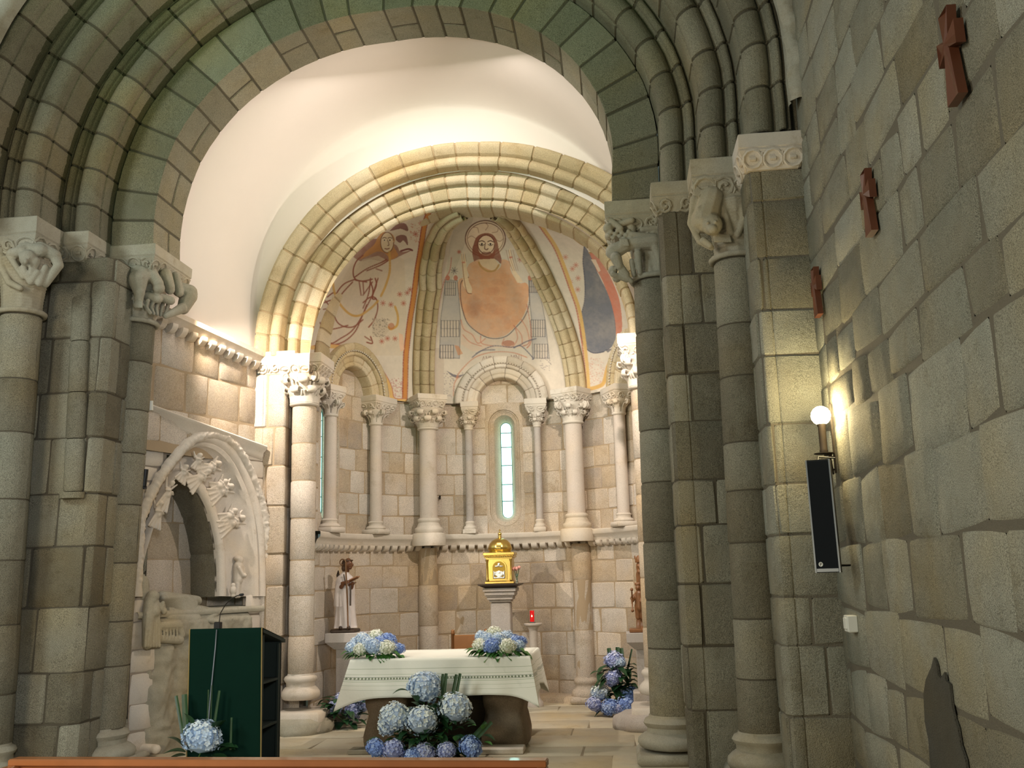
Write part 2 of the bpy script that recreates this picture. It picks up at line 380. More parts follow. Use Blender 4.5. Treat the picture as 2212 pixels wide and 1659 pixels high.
# ------------------------------------------------------------------ capitals, bases, imposts
def impost(mb,x0,x1,y0,y1,zt,h=.30,ins=.09,fasc=.45,carve=True,ring=.05,tone=.6,style='mix'):
    """slab with a plain fascia and a chamfer below it carved with interlaced rings"""
    zf=zt-h*fasc; zb=zt-h; b=.008
    L=[]
    for z,i in ((zt,b),(zt-b,0),(zf+b*2,0),(zf+b,.006),(zf,.012),(zf-.012,.004),(zb+.02,ins*.9),(zb,ins)):
        L.append([(x0+i,y0+i,z),(x1-i,y0+i,z),(x1-i,y1-i,z),(x0+i,y1-i,z)])
    q=[]
    for r in L:
        o=[]
        for k in range(4):
            p0,p1=Vector(r[k]),Vector(r[(k+1)%4])
            for t in (.0,.03,.25,.5,.75,.97): 
                p=p0.lerp(p1,t); o.append((p.x+.004*noise.noise(p*9),p.y+.004*noise.noise(p*9+Vector((5,0,0))),p.z+.004*noise.noise(p*7)))
        q.append(o)
    mb.grid(q[::-1],tone,cv=True); n=len(mb.v); k=len(q[0]); mb.f.append(tuple(range(n-1,n-k-1,-1))[::-1]); mb.f.append(tuple(range(n-len(q)*k,n-len(q)*k+k))[::-1])
    if carve:
        zm=(zf+zb)/2; hw=(zf-zb)*.42
        for ax in (0,1,2):
            a,bb=((x0,x1),(y0,y1),(y0,y1))[ax]; n=max(2,int((bb-a-.06)/(hw*(2.3 if style=='ring' else 1.95))))
            for i in range(n):
                c=a+.03+(bb-a-.06)*(i+.5)/n; pts=[]; kind=style if style!='mix' else rng.choice(('curl','curl','lens','ring'))
                def sp(u_,dz,o_=0):
                    off=ins*(.5-dz/(zf-zb))-.002-o_; u=c+u_
                    return (u,y0+off,zm+dz) if ax==0 else ((x0+off,u,zm+dz) if ax==1 else (x1-off,u,zm+dz))
                if kind=='ring':
                    mb.tube([sp(hw*1.08*math.cos(2*math.pi*t/10+.3),hw*math.sin(2*math.pi*t/10+.3)) for t in range(11)],hw*.19,5,tone,cap=False)
                    mb.tube([sp(-hw*.35,0),sp(hw*.35,0)],hw*.26,6,tone)
                    mb.tube([sp(hw*1.1,-hw*.7),sp(hw*1.1,hw*.7)],hw*.13,5,tone)
                elif kind=='lens':
                    for q in (-1,1): mb.tube([sp(hw*1.15*math.cos(math.pi*t/6),q*hw*.75*math.sin(math.pi*t/6)) for t in range(7)],hw*.15,5,tone)
                    mb.tube([sp(-hw*.7,0),sp(0,hw*.05,.008),sp(hw*.7,0)],[hw*.1,hw*.3,hw*.1],6,tone)
                else:
                    q=rng.choice((-1,1)); g=rng.uniform(.85,1.1)
                    mb.tube([sp(-hw*1.1,-q*hw*.9)]+[sp(hw*g*(1-.75*t/11)*math.cos(q*(-2.4+t*.75)),hw*g*(1-.75*t/11)*math.sin(q*(-2.4+t*.75)),.006*t/11) for t in range(12)],[hw*.2]*8+[hw*.24]*5,6,tone)
                    for _ in range(2): t=rng.uniform(-1,1)*hw; mb.tube([sp(t,-hw*.9),sp(t+hw*.3,-hw*.3,.006),sp(t+hw*.1,hw*.3)],[hw*.1,hw*.2,hw*.08],5,tone)
def spiral(c,out,up,r,turns=1.3,n=12):
    c=Vector(c); out=Vector(out); up=Vector(up); pts=[]
    for i in range(n+1):
        t=i/n; rr=r*(1-.78*t); a=math.pi/2-t*turns*2*math.pi; pts.append(c+out*(rr*math.cos(a))+up*(rr*math.sin(a)))
    return pts
def leafcap(mb,cx,cy,z0,z1,rn,rt,n=8,rows=2,a0=0.,tone=.6,fat=1.):
    """foliate bell: leaves that stand off the bell and curl over into volutes"""
    H=z1-z0
    mb.lathe([(rn*1.02,0),(rn*1.22,.012),(rn*1.25,.03),(rn*1.1,.045),(rn*1.0,.05),(rn*1.02,H*.35),(rn*1.15,H*.6),(rt*.86,H*.86),(rt*.92,H)],(cx,cy,z0),24,tone)
    for row in range(rows):
        top=z0+H*(.60 if (row==0 and rows>1) else .92); k=n
        ext=(rn+(rt-rn)*.75) if (row==0 and rows>1) else rt*1.12
        for i in range(k):
            a=a0+2*math.pi*(i+(.5 if row else 0))/k; d=Vector((math.cos(a),math.sin(a),0)); s=Vector((-math.sin(a),math.cos(a),0))
            pts=[];wd=[]; W=2*math.pi*rn/k*.62*fat
            for t in (0,.2,.4,.6,.78,.9): 
                rr=rn*1.06+(ext-rn)*(t**2.3)*.85; pts.append(Vector((cx,cy,0))+d*rr+Vector((0,0,z0+.04+(top-z0-.04)*t))); wd.append(W*(1-.15*abs(t-.4)))
            c=pts[-1]+d*.0; cr=H*.13
            for j,p in enumerate(spiral(pts[-1]+d*cr*.25-Vector((0,0,cr*.5)),d,(0,0,1),cr,1.05,8)[1:]): pts.append(p); wd.append(W*(.75-.06*j))
            mb.tube(pts,wd,8,tone+rng.uniform(-.1,.1),flat=.28,side=s)
            # mid-rib and lobes
            mb.tube([p+d*.008 for p in pts[:6]],[W*.12]*6,5,tone)
            for sd in(-1,1):
                mb.tube([pts[2]+s*sd*W*.6,pts[3]+s*sd*W*.9+d*.012,pts[4]+s*sd*W*1.05+d*.02-Vector((0,0,.01))],[W*.22,W*.26,W*.16],6,tone)
def voluteset(mb,cx,cy,z,R,r,tone=.6,angles=(45,135,225,315)):
    for a in angles:
        a=R_(a); d=Vector((math.cos(a),math.sin(a),0)); s=Vector((-math.sin(a),math.cos(a),0))
        c=Vector((cx,cy,z))+d*R
        for k in (-1,1):
            mb.tube([c-d*(R*.45)+Vector((0,0,-r*1.6))]+spiral(c+s*k*r*.35,d,(0,0,1),r,1.5,14),[r*.3]*16,6,tone,flat=1.3,side=s)
def beastcap(cx,cy,z0,z1,rn,rt,seed=0,faces=('f','l'),headside=1):
    """bell with lions standing round it: bodies, legs, curled tails, heads at the corner"""
    r=random.Random(seed); H=z1-z0; P=[]
    n=6
    for i in range(n):
        t=i/(n-1); rr=rn+(rt*.86-rn)*(t**1.4); P.append(('e',(cx,cy,z0+.03+(H-.05)*t),(rr,rr,H*.16)))
    for k in range(14):
        a=2*math.pi*k/14; b=2*math.pi*(k+1)/14
        P.append(('c',(cx+rn*1.12*math.cos(a),cy+rn*1.12*math.sin(a),z0+.03),(cx+rn*1.12*math.cos(b),cy+rn*1.12*math.sin(b),z0+.03),.026,.026))
    dirs={'f':(Vector((0,-1,0)),Vector((1,0,0))),'l':(Vector((-1,0,0)),Vector((0,1,0))),'r':(Vector((1,0,0)),Vector((0,1,0)))}
    C=Vector((cx,cy,0))
    for fc in faces:
        d,s=dirs[fc]; hs=headside if fc=='f' else -1
        bz=z0+H*.70; e=rt*.86
        P+= [('c',C+d*e*1.0-s*hs*rt*.50+Vector((0,0,bz)),C+d*e*1.08+s*hs*rt*.45+Vector((0,0,bz-.01)),H*.19,H*.24),
             ('c',C+d*e*1.05+s*hs*rt*.5+Vector((0,0,bz)),C+d*rt*.95+s*hs*rt*.95+Vector((0,0,bz-.07)),H*.22,H*.20),
             ('e',C+d*rt*.98+s*hs*rt*.98+Vector((0,0,bz-H*.14)),H*.19),
             ('c',C+d*rt*1.1+s*hs*rt*1.1+Vector((0,0,bz-H*.2)),C+d*rt*1.1+s*hs*rt*1.12+Vector((0,0,bz-H*.32)),H*.07,H*.05)]
        for q,w_ in ((-.55,.085),(-.2,.07),(.28,.085),(.58,.07)):
            k=C+d*e*.98+s*hs*rt*q+Vector((0,0,bz-.05)); mid=C+d*(rn*1.25+.05)+s*hs*rt*(q*.85)+Vector((0,0,z0+H*.34)); ft=C+d*(rn*1.22)+s*hs*rt*(q*.62)+Vector((0,0,z0+.07))
            P+=[('c',k,mid,H*w_*1.7,H*w_*.95),('c',mid,ft,H*w_*.95,H*w_*.8),('e',ft+d*.03,(.035,.035,.026))]
        t0=C+d*e-s*hs*rt*.62+Vector((0,0,bz)); P+=[('c',t0,t0+d*.03-s*hs*.10-Vector((0,0,H*.3)),.028,.026),('c',t0+d*.03-s*hs*.10-Vector((0,0,H*.3)),C+d*rn*1.2-s*hs*rt*.45+Vector((0,0,z0+.09)),.026,.03)]
        for k in range(16): P.append(('e',C+d*rt*(1.08+.02*(k%3))+s*hs*rt*(.42+.075*(k%8))+Vector((r.uniform(-.01,.01),r.uniform(-.01,.01),bz+.10-.026*(k%8)-(.06 if k>7 else 0))),r.uniform(.022,.038)))
        for k in range(9): P.append(('e',C+d*(rn*1.3+.02)+s*hs*rt*r.uniform(-.5,.6)+Vector((0,0,z0+H*r.uniform(.12,.4))),(.03,.03,.045)))
    return blob(P,.014,2)
def attic(mb,x,y,z0,r,h=.30,plinth=.34,ph=.16,n=28,tone=.5,wob=.06):
    s=r/.225
    mb.lathe([(r*1.00,h),(r*1.02,h-.02),(r*1.18,h-.035),(r*1.26,h-.065),(r*1.18,h-.095),(r*1.10,h-.11),(r*1.10,h-.15),(r*1.30,h-.175),(r*1.48,h-.21),(r*1.52,h-.25),(r*1.42,h-.29),(r*1.3,h-.30)][::-1],(x,y,z0+ph),n,tone,wob=wob)
    b=MB(); b.box(x-plinth,x+plinth,y-plinth,y+plinth,z0,z0+ph,tone,.03); mb.add(b.v,b.f,tone)
def column(name,label,x,y,r,zc0,zc1,zt,ab,lean=(0,0),mats=(NAVE,NCARVE),cat='column',cap='leaf',base=None,zb=0.,rt=None,hr=(.42,.66),ncap=8,rows=2,abh=None,joint=.012,faces=('f','l'),headside=1,group=None,smoothshaft=False,fasc=.45,a0=0,wob=.06,volute=False,carve=True):
    """base, shaft, capital and impost; ab=(x0,x1,y0,y1) outline of the impost"""
    t=thing(name,label,cat,(x,y,zb),group)
    xt,yt=x+lean[0]*zc0,y+lean[1]*zc0
    if base:
        b=MB(); attic(b,x+lean[0]*zb,y,zb,r,base.get('h',.30),base.get('pl',r*1.6),base.get('ph',.14),wob=wob); b.build('base',mats[1] if base.get('m') is None else base['m'],t,auto=50)
        z0=zb+base.get('h',.30)+base.get('ph',.14)-.01
    else: z0=zb
    b=MB()
    if smoothshaft: b.lathe([(r*1.03,z0-0),(r,z0+.03),(r*.985,(z0+zc0)/2),(r*.97,zc0)],(x,y,0),24,.5,wob=.01)
    else: shaft(b,x,y,z0,zc0,r,lean,tone=(.2,.85),hr=hr,joint=joint)
    b.build('shaft',mats[0],t,auto=60)
    rt=rt or r*1.9
    if cap=='leaf':
        b=MB(); leafcap(b,xt,yt,zc0,zc1,r*.97,rt,ncap,rows,a0)
        if volute: voluteset(b,xt,yt,zc1-.05,rt*1.12,(zc1-zc0)*.14)
        b.build('capital',mats[1],t,auto=70)
    elif callable(cap): cap(xt,yt,zc0,zc1,r,rt).build('capital',mats[1],t)
    elif cap=='beast': beastcap(xt,yt,zc0,zc1,r*1.0,rt,hash(name)%7+int(abs(x)*10),faces,headside).build('capital',mats[1],t)
    b=MB(); impost(b,*ab,zt,abh or (zt-zc1+.01),fasc=fasc,carve=carve); b.build('impost',mats[1],t,auto=35)
    return t
def pilaster(name,label,pts,z0,z1,ab,zt,lean=(0,0),mats=(NAVE,NCARVE),abh=.32,loc=None,hr=(.38,.62),lr=(.3,.6),ins=.07):
    t=thing(name,label,'pilaster',loc or ((ab[0]+ab[1])/2,ab[2],0))
    S,L=S_path(pts,lean); b=MB(); cor=L[1:-1]
    wall(b,S,courses(0,L[-1],z0,z1,hr,lr),step=.3,corners=cor,jit=.004,d=.012,b=.012)
    us=sorted(set([0,L[-1]]+[c+e for c in cor for e in(-.004,.004)])); back(b,S,us,[z0,z1])
    b.build('shaft',mats[0],t,auto=45)
    b=MB(); impost(b,*ab,zt,abh,ins=ins,style='ring' if mats[0] is WALLST else 'mix'); b.build('impost',mats[1],t,auto=35); return t
# ------------------------------------------------------------------ triumphal arch: four stepped orders
ACX,ACZ,TILT=-2.37,5.42,.028
_dt=np.radians([0,6,15,25,36,46,57,75,90,108,120,132,150,162,180]); _dv=[0,.02,.12,.19,.22,.22,.18,.08,.0,.03,.06,.09,.10,.06,0]
def adelta(u): return float(np.interp(u,_dt,_dv))
b=MB(); arch_order(b,ACX,ACZ,[(2.95,10.25),(2.46,10.25),(2.46,9.6),(2.94,9.6),(2.94,9.75)],25,adelta,TILT,split=.82,joint=.020,d=.012,tone=(.2,.8))
props(b.build('arch_ring',ARCHST,auto=40),'innermost flat-faced stone ring of the great chancel arch, its soffit lit warm','arch')
def order(r,y,w_=.36,dp=.56,seed=0):
    p=[(r,y+dp),(r,y+.20)]
    for k in range(9):   # big roll on the inner arris
        a=R_(180-22.5*(k-1.5)); p.append((r+.115+.115*math.cos(a),y+.125-.115*math.sin(a)))
    p+=[(r+.235,y+.115),(r+.25,y+.06)]
    for k in range(5):
        a=R_(200-40*k); p.append((r+.30+.04*math.cos(a),y+.045-.045*math.sin(a)))
    p+=[(r+.345,y+.07),(r+w_,y+.03),(r+w_+.03,y+.10)]
    return p
for r,y,nv,lab in ((2.95,9.20,27,'second moulded stone ring of the great arch, rolled edge next to the flat inner ring'),(3.31,8.70,29,'third moulded stone ring of the great arch, above the beast capitals'),(3.67,8.22,31,'fourth and outermost moulded stone ring of the great arch')):
    b=MB(); arch_order(b,ACX,ACZ,order(r,y),nv,adelta,TILT,joint=.020,d=.014,tone=(.15,.75))
    props(b.build('arch_ring',ARCHST,auto=50),lab,'arch')
# carved hood
b=MB()
def hooddelta(u): return adelta(u)-.30*min(1,max(0,(u-2.0)/.5))
pf=[(4.02,8.20),(4.03,8.08),(4.10,8.04),(4.17,8.06),(4.24,8.12),(4.28,8.3)]
S,L=S_arch(ACX,ACZ,pf,hooddelta,TILT)
us=frange(.045,math.pi,.008); P=[]
for u in us:
    row=[]
    for k in range(15):
        v=L[-1]*k/14; e=math.sin(math.pi*k/14)
        h=e*(.030*abs(math.sin(u*40+math.sin(k*.9)*1.2))+.025*noise.noise(Vector((u*26,v*30,1.)))+.02*noise.noise(Vector((u*60,v*60,4.))))
        row.append(S(u,v,h))
    P.append(row)
b.grid(P,.65); props(b.build('hood_moulding',NCARVE),'leaf-carved outer hood band running round the great arch','moulding')
# front wall round the arch
b=MB(); P=[]
for u in frange(-.15,math.pi,.05):
    P.append([(ACX+r*math.cos(u),y_,ACZ+r*math.sin(u)) for r,y_ in ((3.6,9.3),(3.95,8.62),(4.1,8.33),(4.6,8.33),(5.4,8.33),(7.5,8.33))])
b.grid(P,.5); struct(b.build('wall_front',NAVE,smooth=False))
# jambs behind the columns (the pier masonry)
def pier(name,pts,z0,z1,mat=APSE,hr=(.4,.6),lr=(.35,.6),tone=(.1,.9)):
    S,L=S_path(pts); b=MB(); cor=L[1:-1]; wall(b,S,courses(0,L[-1],z0,z1,hr,lr),step=.3,corners=cor,jit=.006,tone=tone)
    us=sorted(set([0,L[-1]]+[c+e for c in cor for e in(-.004,.004)])); back(b,S,us,[z0,z1]); return struct(b.build(name,mat,auto=45))
pier('wall_jamb_left',[(-5.1,10.3),(-5.14,10.3),(-5.14,9.9),(-5.7,9.9)][::-1],0,5.2,NAVE)
pier('wall_jamb_right',[(1.0,9.95),(.33,9.95),(.33,10.45),(.5,10.45)][::-1],0,5.25,NAVE)
def bell(cx,cy,z0,z1,rn,rt):
    H=z1-z0; P=[]
    for i in range(18):
        t=i/17; rr=rn*.98+(rt*.80-rn)*(t**1.6); P.append(('e',(cx,cy,z0+.03+(H-.05)*t),(rr,rr,H*.10)))
    for k in range(16):
        a=2*math.pi*k/16; b=2*math.pi*(k+1)/16; q=rn*1.10
        P.append(('c',(cx+q*math.cos(a),cy+q*math.sin(a),z0+.03),(cx+q*math.cos(b),cy+q*math.sin(b),z0+.03),.028,.028))
    return P
def traced(items,Y0,sx=1/2.957,ox=0,oy=389):
    """limbs traced off the carving: ('c',x,y,x,y,r0,r1[,Y,Y]) and ('e',x,y,r[,Y])"""
    P=[]
    for it in items:
        if it[0]=='c':
            _,xa,ya,xb,yb,r0,r1=it[:7]; Ya,Yb=(it[7],it[8]) if len(it)>7 else (Y0,Y0)
            P.append(('c',onY(ox+xa*sx,oy+ya*sx,Ya),onY(ox+xb*sx,oy+yb*sx,Yb),r0,r1))
        else:
            _,xa,ya,r_=it[:4]; P.append(('e',onY(ox+xa*sx,oy+ya*sx,it[4] if len(it)>4 else Y0),r_))
    return P
def cap_lion(cx,cy,z0,z1,r,rt):
    I=[('c',880,485,1030,490,.082,.080,8.78,8.80),('c',840,500,800,640,.12,.125,8.75,8.72),('e',843,668,(.100,.085,.10),8.66),('e',845,695,(.05,.05,.045),8.60),('e',815,655,(.016,.014,.014),8.575),('e',868,650,(.016,.014,.014),8.575),
     ('c',915,560,965,725,.040,.030,8.74,8.72),('c',1010,520,1055,620,.055,.036,8.76,8.72),('c',1055,620,1005,735,.034,.030,8.72,8.72),('c',720,560,706,660,.030,.032,8.80,8.76),('c',706,660,765,775,.030,.032,8.76,8.72),('c',765,775,840,815,.030,.028,8.72,8.70),('c',790,770,830,800,.035,.03,8.66,8.66),
     ('c',735,510,725,560,.05,.04,8.80,8.80)]
    for k in range(11): I.append(('c',880-9*k,500+4*k,770+6*k-14*(k<5),560+16*k,.012,.014,8.665,8.64))
    for k in range(7): I.append(('c',855+16*k,735,862+17*k,775,.013,.013,8.70,8.68))
    for k in range(8): I.append(('c',720+9*k,395+9*k,735+11*k,480+3*k,.011,.010,8.70,8.70))
    return blob(bell(cx,cy,z0,z1,r,rt)+traced(I,8.7,1/2.962,1253,260),.0095,1)
def cap_goats(cx,cy,z0,z1,r,rt):
    I=[('c',300,790,470,775,.075,.085,9.62,9.62),('c',215,840,290,800,.085,.07,9.62,9.60),('c',230,880,250,930,.06,.045,9.56,9.58),('c',370,850,385,975,.042,.026,9.60,9.64),('c',480,800,508,900,.05,.03,9.60,9.62),('c',508,900,505,965,.03,.028,9.62,9.64),('c',250,920,300,985,.035,.03,9.58,9.62),('c',330,900,345,990,.028,.026,9.62,9.66),('c',440,900,455,970,.026,.026,9.68,9.68),
     ('e',180,690,.055,9.60),('e',185,740,.045,9.62),('c',170,690,330,640,.03,.035,9.62,9.58),('c',330,690,330,760,.05,.04,9.64,9.60),('c',400,700,500,690,.032,.04,9.62,9.64),('c',330,730,470,740,.03,.028,9.58,9.60),('c',200,640,260,690,.03,.03,9.6,9.56),
     ('e',210,960,.05,9.66),('e',235,1010,.045,9.68),('c',210,985,300,1020,.03,.03,9.62,9.66),('c',260,960,330,1030,.025,.025,9.60,9.64)]
    for k in range(12): I.append(('e',170+14*k,700+((k*37)%60),.024,9.575))
    for k in range(6): I.append(('c',255+9*k,760,262+10*k,800,.010,.010,9.53,9.53))
    return blob(bell(cx,cy,z0,z1,r,rt*.95)+traced(I,9.6,1/2.962,1253,260),.0095,1)
def cap_figure(cx,cy,z0,z1,r,rt):
    I=[('e',180,500,(.085,.08,.085),8.64),('c',80,470,150,455,.055,.06,8.68,8.66),('c',150,440,260,450,.065,.07,8.70,8.70),('c',260,440,350,480,.075,.06,8.74,8.78),('c',350,480,375,545,.058,.048,8.80,8.78),('c',375,545,290,665,.046,.038,8.78,8.76),('c',0,430,15,560,.05,.042,8.74,8.72),('c',15,560,60,655,.040,.036,8.72,8.70),('c',60,655,130,690,.036,.03,8.70,8.68),
     ('c',225,520,200,600,.050,.034,8.66,8.66),('c',150,560,185,640,.034,.028,8.66,8.67),('c',240,590,200,650,.03,.04,8.67,8.68),('c',290,560,250,660,.035,.035,8.72,8.70),('c',60,480,110,560,.035,.03,8.68,8.66),('c',110,560,150,620,.03,.028,8.66,8.66),('e',165,520,(.018,.02,.03),8.56)]
    for k in range(6): I.append(('c',120+12*k,470-3*k,130+11*k,500,.010,.010,8.60,8.58))
    return blob(bell(cx,cy,z0,z1,r,rt)+traced(I,8.7),.0095,1)
def cap_beasts(cx,cy,z0,z1,r,rt):
    I=[('c',790,600,900,610,.11,.12,9.70,9.66),('c',880,640,890,720,.11,.06,9.60,9.60),('c',892,715,885,790,.055,.042,9.58,9.60),('e',880,800,(.05,.05,.035),9.58),('c',730,590,708,680,.035,.03,9.74,9.70),('c',708,680,735,790,.03,.032,9.70,9.68),('c',735,790,830,825,.03,.03,9.68,9.66),('c',780,760,850,790,.03,.03,9.74,9.70),
     ('c',960,590,1010,660,.07,.06,9.70,9.72),('e',1015,690,.065,9.74),('c',1060,600,1085,680,.065,.055,9.86,9.88),('e',1085,700,.055,9.9),('c',1120,620,1145,720,.062,.05,10.02,10.04),('c',1150,700,1205,720,.09,.10,10.14,10.20),('c',1205,740,1170,820,.10,.07,10.2,10.15),('c',1160,820,1060,870,.06,.03,10.08,9.85),
     ('c',940,740,1010,760,.05,.05,9.72,9.76),('c',1000,740,1090,770,.05,.05,9.80,9.9)]
    for k in range(5): I+= [('c',945+32*k,770+6*k,930+34*k,810+6*k,.024,.022,9.66+.09*k,9.66+.08*k),('c',930+34*k,810+6*k,960+22*k,848+5*k,.022,.02,9.66+.08*k,9.68+.06*k)]
    for k in range(5): I.append(('c',868+9*k,775,866+10*k,812,.012,.012,9.55,9.55))
    return blob(bell(cx,cy,z0,z1,r,rt)+traced(I,9.65),.0095,1)
# ---- right-hand jamb
column('engaged_column','slender dark stone column at the chancel opening under the lion capital, right of the altar',.43,9.87,.225,4.68,5.16,5.50,(.01,.75,9.58,10.3),(.015,0),cap=cap_goats,base=dict(h=.32,pl=.36,ph=.10,m=NCARVE),rt=.36,faces=('f','l'),headside=-1)
pilaster('pilaster','plain stone pilaster between the two right-hand columns, small carved impost on top',[(.53,9.8),(.53,9.27),(.57,9.20),(.70,9.20),(.71,9.215),(.72,9.20),(1.1,9.20)],0,5.2,(.47,.93,9.16,9.75),5.50,mats=(NAVE,NCARVE))
column('engaged_column','right-hand dark stone column whose capital shows a crouching lion with curled mane',1.135,8.93,.205,4.55,5.12,5.50,(.82,1.42,8.66,9.3),(.015,0),cap=cap_lion,base=dict(h=.30,pl=.32,ph=.10,m=NCARVE),rt=.33,faces=('f','l'),headside=-1)
pilaster('pilaster','broad rough pilaster in the corner behind the lit globe lamp',[(1.26,9.0),(1.26,8.37),(1.30,8.30),(1.38,8.30),(1.39,8.315),(1.40,8.30),(1.78,8.30)],0,5.2,(1.20,1.78,8.20,8.9),5.50,mats=(WALLST,CARVED))
# ---- left-hand jamb
column('engaged_column','left stone column of the chancel opening with a deep capital of clustered beasts',-5.29,9.87,.225,4.52,5.07,5.36,(-5.45,-4.80,9.58,10.5),(.03,0),cap=cap_beasts,base=dict(h=.28,pl=.36,ph=.08,m=NCARVE),rt=.42,faces=('f','r'),headside=1)
t=pilaster('pilaster','stone pilaster left of the arch with a short hanging shaft on its face',[(-6.5,9.2),(-5.86,9.2),(-5.28,9.2),(-5.20,9.28),(-5.20,9.8)],0,5.1,(-5.72,-5.31,9.14,9.75),5.38,(.03,0),(NAVE,NCARVE))
b=MB()
S,_=S_path([(-5.62,9.18),(-5.42,9.18)],(.03,0))
p0=onY(172,640,9.14); p1=onY(152,1072,9.14)
b.tube([(p1.x,9.17,p1.z-.02),(p1.x,9.17,p1.z+.04)],[.125,.125],14,.6,flat=.7,side=(1,0,0))
z=p1.z+.05
while z<p0.z-.05:
    h=rng.uniform(.45,.6); h=min(h,p0.z-z); k0=(z-p1.z)/(p0.z-p1.z); k1=(z+h-p1.z)/(p0.z-p1.z)
    b.tube([(p1.x+(p0.x-p1.x)*k,9.19,p1.z+(p0.z-p1.z)*k) for k in (k0,k0+.012,k1-.012,k1)],[.088,.1,.1,.088],14,rng.uniform(.3,.8),flat=.75,side=(1,0,0)); z+=h+.008
b.build('hanging_shaft',NAVE,t,auto=50)
column('engaged_column','leftmost stone column, its capital carved with a crouching figure between vines',-5.87,8.93,.195,4.42,5.00,5.38,(-6.2,-5.58,8.66,9.3),(.005,0),cap=cap_figure,base=dict(h=.28,pl=.32,ph=.08,m=NCARVE),rt=.33,faces=('f','r'),headside=-1)
pier('wall_jamb_outer_left',[(-9.0,8.3),(-6.35,8.3),(-6.35,9.3)],0,9,WALLST)
# ---- right nave wall
S=S_plane((1.74,2.2,0),(0,1,0),(0,0,1),(-1,0,0)); b=MB()
bl=courses(0,6.15,-.2,9,(.32,.50),(.32,.95),g=.022)
wall(b,S,bl,step=.22,jit=.035,d=.010,b=.016,rel=.006,tone=(.1,.9))
back(b,S,[0,6.3],[-.2,9],.010); struct(b.build('wall_right',WALLST,auto=60))
# dark cement patch low on the wall
pp=[(1996,1500),(2001,1468),(2008,1452),(2013,1441),(2018,1420),(2024,1436),(2027,1458),(2033,1466),(2041,1452),(2044,1470),(2052,1478),(2055,1502),(2058,1530),(2063,1552),(2070,1572),(2076,1610),(2086,1640),(2094,1690),(2120,1760),(2040,1760),(2022,1700),(2010,1650),(2007,1600),(1999,1560)]
pts=[onPlane(x,y,Vector((1.728,0,0)),Vector((1,0,0))) for x,y in pp]; b=MB()
c=sum(pts,Vector())/len(pts)
F_=[p+Vector((-.004,0,0)) for p in pts]; n=len(F_)
b.add(F_+[p+Vector((.01,0,0)) for p in pts],[tuple(range(n))]+[(i,i+n,(i+1)%n+n,(i+1)%n) for i in range(n)],.5)
props(b.build('cement_patch',CEMENT,smooth=False),'ragged dark grey cement patch low on the right wall','patch')
# ------------------------------------------------------------------ chancel: floor, walls, vault
S=S_plane((-9,2.0,0),(1,0,0),(0,1,0),(0,0,1)); b=MB()
wall(b,S,courses(0,12,0,13.5,(.5,.8),(.7,1.5)),step=.5,jit=.02,d=.005,b=.007,rel=.002,tone=(.2,.8)); back(b,S,[0,12],[0,13.5],.005)
struct(b.build('floor',FLOORM,auto=60))
# left chancel wall, upper part over the tomb ledge
UA,UB=Vector((-5.10,9.95)),Vector((-4.50,11.88))
S,L=S_path([UA,UB]); b=MB()
S_=S; S=lambda u,v,h: S_(L[-1]-u,v,h)
S0=lambda u,v,h: S_(u,v,-h)
def flipn(f): return lambda u,v,h: f(u,v,-h)
S=S_ if S_(1,1,.1)[0]>S_(1,1,0)[0] else flipn(S_)
wall(b,S,courses(0,L[-1],3.3,4.62,(.36,.5),(.35,.6)),step=.25,jit=.012,d=.012,b=.02,rel=.008,tone=(.1,.9)); back(b,S,[0,L[-1]],[3.2,4.7]); struct(b.build('wall_left',APSE,auto=60))
# cornice with little corbels
def corbelled(name,path,prof,z0,mat,spacing,cw,ch,cd_,slope=0.):
    """path(u)->(x,y,nx,ny), prof [(out,z)]"""
    b=MB(); U,fn=path; P=[]
    for u in U:
        x,y,nx,ny=fn(u); P.append([(x+nx*o,y+ny*o,z0+z+slope*u) for o,z in prof])
    b.grid(P,.6)
    u=U[0]+spacing/2
    while u<U[-1]-spacing/3:
        x,y,nx,ny=fn(u); tx,ty=-ny,nx; Q=[]; zz=z0+slope*u
        for s in (-cw/2,-cw/2+.004,cw/2-.004,cw/2):
            Q.append([(x+tx*s+nx*o,y+ty*s+ny*o,zz+z) for o,z in [(-.01,-ch),(cd_*.25,-ch*1.0),(cd_*.55,-ch*.86),(cd_*.85,-ch*.5),(cd_,-ch*.1),(cd_,.02),(-.01,.02)]])
        b.grid(Q,rng.uniform(.4,.8)); n=len(b.v); b.f.append(tuple(range(n-7,n))); b.f.append(tuple(range(n-22,n-29,-1)))
        u+=spacing
    return b.build(name,mat,auto=40)
dn=(UB-UA).normalized(); nn=Vector((dn.y,-dn.x))
def lin(u): p=UA+dn*u; return p.x,p.y,nn.x,nn.y
o=corbelled('trim_1',(frange(0,L[-1],.4),lin),[(-.02,0),(.05,0),(.07,.02),(.10,.07),(.13,.09),(.13,.15),(-.05,.16)],4.68,CARVED,.165,.085,.085,.10,-.10); struct(o)
# right chancel wall (hidden from here, closes the room)
S=S_plane((.62,12.2,0),(0,-1,0),(0,0,1),(-1,0,0)); b=MB(); wall(b,S,courses(0,1.9,0,5.3,(.36,.5),(.35,.6)),tone=(.1,.9)); back(b,S,[0,1.9],[0,5.3]); struct(b.build('wall_chancel_right',APSE,auto=60))
